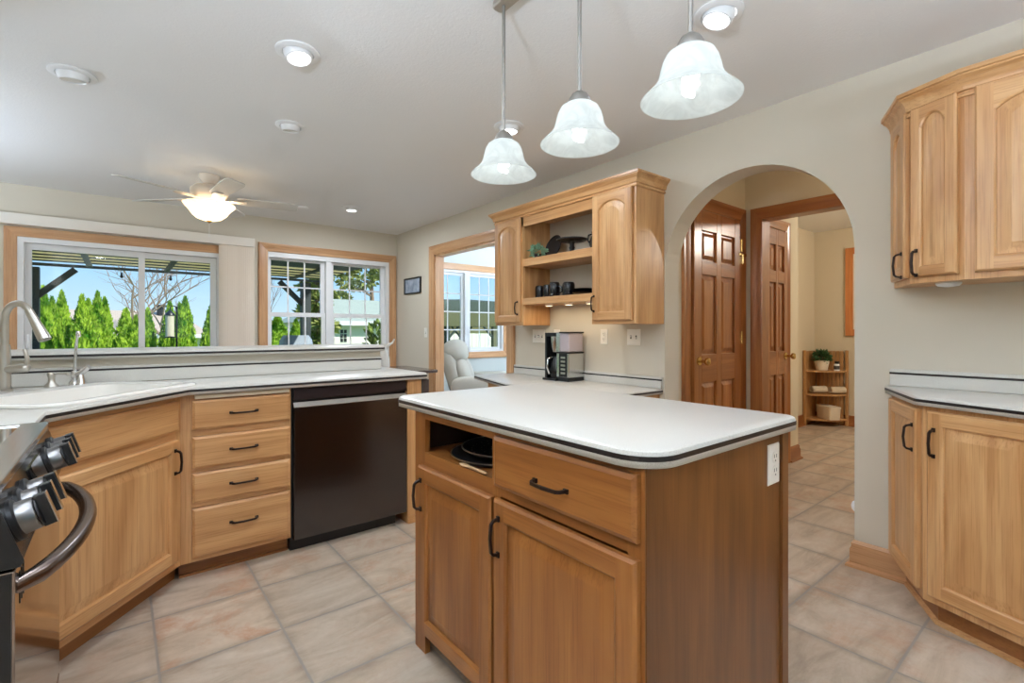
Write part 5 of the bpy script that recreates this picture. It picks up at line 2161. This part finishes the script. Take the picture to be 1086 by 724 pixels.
def bare_tree(name, label, base, h, seed, spread=0.6, levels=4, r0=0.12):
    rnd = random.Random(seed)
    mb_ = MB()

    def grow(p, d, l, r_, lev):
        q = p
        pts, rs = [p], [r_]
        for k in range(3):
            d = (d + Vector((rnd.gauss(0, 0.12), rnd.gauss(0, 0.12), rnd.gauss(0, 0.06)))).normalized()
            q = q + d * l / 3
            pts.append(q)
            rs.append(r_ * (1 - 0.16 * (k + 1)))
        mb_.tube(pts, rs, 5 if lev < 2 else 4, cap=False)
        if lev >= levels:
            return
        for k in range(3 if lev else 5):
            a = rnd.uniform(0, 2 * PI)
            nd = (d + Vector((math.cos(a) * spread, math.sin(a) * spread, rnd.uniform(-0.05, 0.35)))).normalized()
            grow(pts[rnd.choice((2, 3, 3))], nd, l * rnd.uniform(0.6, 0.82), r_ * 0.55, lev + 1)
    grow(Vector(base), Vector((0, 0, 1)), h * 0.3, r0, 0)
    o = mb_.build(name, M['bark'])
    return tag(o, label, 'tree', 'bare trees behind the hedge')


p = at(131, 340, 22)
bare_tree('bare_tree', 'large leafless tree spreading behind the central hedge', (p.x, 22, GZ), 6.0, 3, 0.75, 4, 0.085)
p = at(172, 340, 24)
bare_tree('bare_tree', 'leafless tree behind the hedge right of the mullion', (p.x + 0.5, 29, GZ), 6.0, 11, 0.7, 4, 0.07)
p = at(297, 340, 20)
bare_tree('bare_tree', 'thin leafless tree seen through the grille window', (p.x, 20, GZ), 4.8, 5, 0.35, 4, 0.05)

# pergola
pgY0, pgY1, pgZ = 6.35, 9.6, 2.06
pa, pb_ = at(34, 300, 9.45).x, at(324, 300, 9.45).x
pg = thing('pergola', 'charcoal pergola with cream slatted roof over the patio', 'pergola', ((pa + pb_) / 2, 9.45, GZ + 0.05))
ox, oy, oz = pg.location
for px_ in (pa, pb_):
    b = MB()
    b.box(px_ - 0.075 - ox, px_ + 0.075 - ox, 9.45 - 0.075 - oy, 9.45 + 0.075 - oy, 0, pgZ - oz)
    po = b.build('post', M['pergola_dark'], pg)
    b = MB()
    s_ = 1 if px_ == pa else -1
    b.tube([(px_ - ox, 9.45 - oy, pgZ - 0.45 - oz), (px_ + s_ * 0.45 - ox, 9.45 - oy, pgZ - oz)], 0.04, 4, sq=True)
    b.build('brace', M['pergola_dark'], po)
b = MB()
b.box(pa - 0.8 - ox, pb_ + 0.25 - ox, 9.36 - oy, 9.40 - oy, pgZ + 0.02 - oz, pgZ + 0.06 - oz)
b.build('beam', M['pergola_dark'], pg)
pz_ = pgZ - oz
b = MB()
b.box(pa - 0.8 - ox, pb_ + 0.25 - ox, 7.9 - oy, 9.40 - oy, pz_ + 0.085, pz_ + 0.092)
b.build('canopy_sheet', M['pergola_cream'], pg)
b = MB()
b.box(pa - 0.8 - ox, pb_ + 0.25 - ox, pgY0 - oy, 7.88 - oy, pz_ + 0.085, pz_ + 0.11)
b.build('roof_board', M['pergola_dark'], pg)
for k in range(4):
    y = 8.1 + k * 0.36
    b = MB()
    b.box(pa - 0.8 - ox, pb_ + 0.22 - ox, y - oy, y + 0.03 - oy, pz_ + 0.066, pz_ + 0.084)
    b.build('batten', M['pergola_dark'], pg)
for k in range(5):
    x = pa - 0.3 + k * (pb_ - pa) / 4
    b = MB()
    b.box(x - 0.03 - ox, x + 0.03 - ox, pgY0 - oy, 9.35 - oy, pgZ + 0.03 - oz, pgZ + 0.065 - oz)
    b.build('rafter', M['pergola_dark'], pg)
for k, px_ in enumerate((75, 129, 181, 227)):
    p = at(px_, 294, 9.45)
    o = thing('string_bulb', ('leftmost', 'second', 'third', 'rightmost')[k] + ' small black string light bulb hanging under the pergola beam', 'string light', (p.x, 9.45, pgZ), 0, 'string lights on the pergola')
    b = MB()
    b.lathe([(0.001, 0.0), (0.014, -0.01), (0.014, -0.04), (0.022, -0.06), (0.016, -0.085), (0.001, -0.09)], 10)
    b.build('bulb', M['black'], o, smooth=60)

# bird feeder on a pole
p = at(187.5, 365, 10.4)
bf = thing('bird_feeder', 'clear tube bird feeder hanging on a black pole', 'bird feeder', (p.x, 10.4, GZ))
b = MB()
b.cyl((0, 0, 0), 0.014, 0, 1.95, 8)
b.tube([(0, 0, 1.9), (-0.03, 0, 1.96), (-0.09, 0, 1.95), (-0.1, 0, 1.88)], 0.01, 6)
b.build('pole', M['black'], bf, smooth=60)
b = MB()
b.cyl((-0.1, 0, 0), 0.065, 1.42, 1.80, 16)
b.build('tube', plain('cloudy_plastic', (206, 200, 176), 0.3), bf, smooth=60)
b = MB()
b.lathe([(0.075, 1.79), (0.07, 1.82), (0.01, 1.88)], 16, (-0.1, 0, 0), cap0=True, cap1=True)
b.cyl((-0.1, 0, 0), 0.085, 1.40, 1.42, 16)
for z in (1.5, 1.62):
    b.box(-0.2, 0.0, -0.01, 0.01, z, z + 0.012)
b.build('fittings', M['black'], bf, smooth=40)

# neighbour house behind the hedge


def house(name, label, x0, x1, y0, y1, ze, zr, roof, wall, over=0.4, hip=2.2):
    o = thing(name, label, 'house', ((x0 + x1) / 2, (y0 + y1) / 2, GZ))
    ox_, oy_, oz_ = o.location
    b_ = MB()
    b_.box(x0 - ox_, x1 - ox_, y0 - oy_, y1 - oy_, 0, ze - oz_)
    b_.build('walls', wall, o)
    b_ = MB()
    X0, X1, Y0, Y1 = x0 - over - ox_, x1 + over - ox_, y0 - over - oy_, y1 + over - oy_
    ym = (Y0 + Y1) / 2
    vs = [(X0, Y0, ze - oz_), (X1, Y0, ze - oz_), (X1, Y1, ze - oz_), (X0, Y1, ze - oz_), (X0 + hip, ym, zr - oz_), (X1 - hip, ym, zr - oz_)]
    b_.add(vs, [(0, 1, 5, 4), (1, 2, 5), (2, 3, 4, 5), (3, 0, 4), (0, 3, 2, 1)])
    b_.build('roof', roof, o)
    b_ = MB()
    b_.box(X0, X1, Y0 - 0.03, Y0, ze - 0.16 - oz_, ze + 0.02 - oz_)
    b_.build('gutter', M['white'], o)
    return o


a, c = at(40, 345, 30), at(223, 345, 30)
hz = at(150, 329.5, 34).z
he = at(150, 355, 30).z
nh = house('neighbour_house', 'tan shingled house low behind the arborvitae hedge', a.x - 4, c.x - 0.4, 30, 38, he, hz, M['roof_tan'], M['siding'], hip=1.2)
p = at(170, 328, 33.2)
b = MB()
b.cyl((p.x - nh.location.x, 33.2 - nh.location.y, 0), 0.16, hz - 0.45 - GZ, hz + 0.25 - GZ, 10)
b.cyl((p.x - nh.location.x, 33.2 - nh.location.y, 0), 0.28, hz + 0.2 - GZ, hz + 0.32 - GZ, 10)
b.build('roof_vent', M['black_matte'], nh)

# white outbuilding and pine through the grille window
a, c = at(352, 345, 19), at(425, 345, 19)
he = at(380, 341, 19).z
hz = at(392, 318.5, 22).z
sh = house('garden_shed', 'white outbuilding with grey green roof through grille window', a.x - 0.3, c.x + 1.5, 19, 25, he, hz, M['roof_grey'], M['siding'], 0.35, 1.6)
wx_ = at(364.3, 355, 19).x - sh.location.x
zc = at(364.3, 356, 19).z - GZ
b = MB()
for i in (-1, 1):
    for j in (-1, 0, 1):
        b.box(wx_ + i * 0.07 - 0.05, wx_ + i * 0.07 + 0.05, 19 - sh.location.y - 0.02, 19 - sh.location.y, zc + j * 0.17 - 0.07, zc + j * 0.17 + 0.07)
b.build('window', M['black_matte'], sh)


def leafy_tree(name, label, base, h, trunk_r, clumps, mat, leaf, n, seed):
    rnd = random.Random(seed)
    o = thing(name, label, 'tree', base)
    t = MB()
    t.tube([(0, 0, 0), (0.05, 0, h * 0.4), (-0.05, 0, h * 0.75), (0, 0, h)], [trunk_r, trunk_r * 0.8, trunk_r * 0.5, trunk_r * 0.2], 8)
    for (cx, cy, cz, cr) in clumps:
        t.tube([(0, 0, max(0.3, cz - 0.6)), (cx * 0.5, cy * 0.5, cz - 0.25), (cx, cy, cz)], [trunk_r * 0.35, trunk_r * 0.22, trunk_r * 0.1], 5)
    t.build('trunk', M['bark'], o, smooth=60)
    mb_ = MB()
    for (cx, cy, cz, cr) in clumps:
        l = leaf_ball(n, (cx, cy, cz), cr, leaf, rnd, 0.6, 0.1)
        mb_.add(l.v, l.f)
    mb_.build('foliage', mat, o)
    return o


p = at(394, 330, 27)
rp = random.Random(9)
cl = []
for k in range(17):
    z = rp.uniform(2.3, 6.6)
    w_ = (6.9 - z) * 0.34 + 0.7
    cl.append((rp.uniform(-w_, w_) - 0.4, rp.uniform(-w_, w_), z, rp.uniform(0.4, 0.62)))
leafy_tree('pine_tree', 'tall open pine behind the white outbuilding', (p.x, 27, GZ), 7.2, 0.17, cl, M['pine'], 0.22, 150, 4)
p = at(336, 340, 16.5)
cl = [(rp.uniform(-0.3, 0.35), rp.uniform(-0.3, 0.3), z, rp.uniform(0.28, 0.4)) for z in (0.9, 1.3, 1.7, 2.1, 2.5, 2.9, 3.4, 3.9) for _ in (0, 1)]
leafy_tree('pine_tree', 'narrow pine just right of the pergola post', (p.x, 16.5, GZ), 4.3, 0.09, cl, M['pine'], 0.2, 130, 6)
p = at(401, 365, 10.5)
o = thing('shrub', 'dark green shrub at right edge of grille window', 'shrub', (p.x, 10.5, GZ))
leaf_ball(420, (0, 0, 0.95), 0.30, 0.14, R, 2.6, 0.1).build('leaves', M['shrub'], o)
MB().tube([(0, 0, 0), (0, 0, 1.2)], 0.03, 6).build('stem', M['bark'], o)

# covered grill
p = at(314, 365, 8.3)
gl = thing('grill', 'barbecue grill under a grey blue fitted cover', 'grill', (p.x, 8.3, GZ + 0.05))
b = MB()
b.loft([[(x * sx_, y * sy_, z) for x, y in round_poly(rect(-0.42, 0.42, -0.28, 0.28), 0.1, 4)] for sx_, sy_, z in ((1.0, 1.0, 0.12), (0.98, 1.0, 0.85), (0.9, 0.95, 0.95), (0.55, 0.85, 1.05), (0.52, 0.6, 1.32), (0.42, 0.35, 1.40))])
b.build('cover', M['tarp'], gl, smooth=45)
for sx_ in (-1, 1):
    b = MB()
    b.cyl((sx_ * 0.33, 0, 0.06), 0.06, -0.02, 0.02, 14, axis='y')
    b.build('wheel', M['black'], gl, smooth=40)
    b = MB()
    b.box(sx_ * 0.33 - 0.02, sx_ * 0.33 + 0.02, -0.02, 0.02, 0.05, 0.14)
    b.build('leg', M['black'], gl)

# gazebo and fence outside the living room window
gx0, gx1 = at(474, 340, 10.6).x, at(524, 340, 10.6).x
gz = thing('gazebo', 'dark green canopy gazebo outside the living room window', 'gazebo', ((gx0 + gx1) / 2, 11.4, GZ))
ox, oy, oz = gz.location
zt_, zb_, zm_ = at(500, 319, 10.6).z, at(500, 346, 10.6).z, at(500, 332, 10.6).z
X0, X1, Y0, Y1 = gx0 - 0.45 - ox, gx1 + 1.2 - ox, 10.5 - oy, 12.3 - oy
b = MB()
b.add([(X0, Y0, zm_ - oz), (X1, Y0, zm_ - oz), (X1, Y1, zm_ - oz), (X0, Y1, zm_ - oz), (X0 + 0.15, Y0 + 0.15, zt_ - oz), (X1 - 0.15, Y0 + 0.15, zt_ - oz), (X1 - 0.15, Y1 - 0.15, zt_ - oz), (X0 + 0.15, Y1 - 0.15, zt_ - oz), ((X0 + X1) / 2, (Y0 + Y1) / 2, zt_ + 0.10 - oz)],
      [(0, 1, 5, 4), (1, 2, 6, 5), (2, 3, 7, 6), (3, 0, 4, 7), (4, 5, 8), (5, 6, 8), (6, 7, 8), (7, 4, 8)])
b.build('canopy', M['gazebo_green'], gz)
b = MB()
b.box(X0, X1, Y0, Y0 + 0.03, zb_ - oz, zm_ - oz)
b.box(X0, X1, Y1 - 0.03, Y1, zb_ - oz, zm_ - oz)
b.box(X0, X0 + 0.03, Y0, Y1, zb_ - oz, zm_ - oz)
b.box(X1 - 0.03, X1, Y0, Y1, zb_ - oz, zm_ - oz)
b.build('valance', M['gazebo_olive'], gz)
for px_ in (gx0, gx1):
    for yy in (10.6, 12.2):
        b = MB()
        b.box(px_ - 0.06 - ox, px_ + 0.06 - ox, yy - 0.06 - oy, yy + 0.06 - oy, 0, zb_ + 0.1 - oz)
        po = b.build('post', M['gazebo_green'] if px_ == gx0 else plain('olive_post', (112, 112, 84), 0.7), gz)
        for s_ in (-1, 1):
            b = MB()
            b.tube([(px_ - ox, yy - oy, zb_ - 0.35 - oz), (px_ + s_ * 0.35 - ox, yy - oy, zb_ - oz)], 0.022, 4, sq=True)
            b.build('brace', M['gazebo_green'], po)
fx0, fx1 = at(440, 360, 16).x, at(560, 360, 16).x
zf = at(510, 353.5, 16).z
fn = thing('fence', 'cream board fence behind the gazebo', 'fence', (fx0, 16, GZ))
b = MB()
n = 26
for k in range(n):
    x = (fx1 - fx0) * k / n
    b.box(x, x + (fx1 - fx0) / n - 0.02, 0, 0.03, 0, zf - GZ)
b.build('boards', M['siding'], fn)
b = MB()
b.box(0, fx1 - fx0, 0.03, 0.08, zf - GZ - 0.3, zf - GZ - 0.2)
b.build('rail', M['siding'], fn)
a, c = at(492, 350, 24), at(560, 350, 24)
house('neighbour_house', 'low tan house wall beyond the cream fence', a.x, c.x + 4, 24, 30, at(510, 344, 24).z, at(510, 335, 27).z, M['roof_tan'], plain('tan_siding', (226, 196, 150), 0.8), 0.3, 1.5)
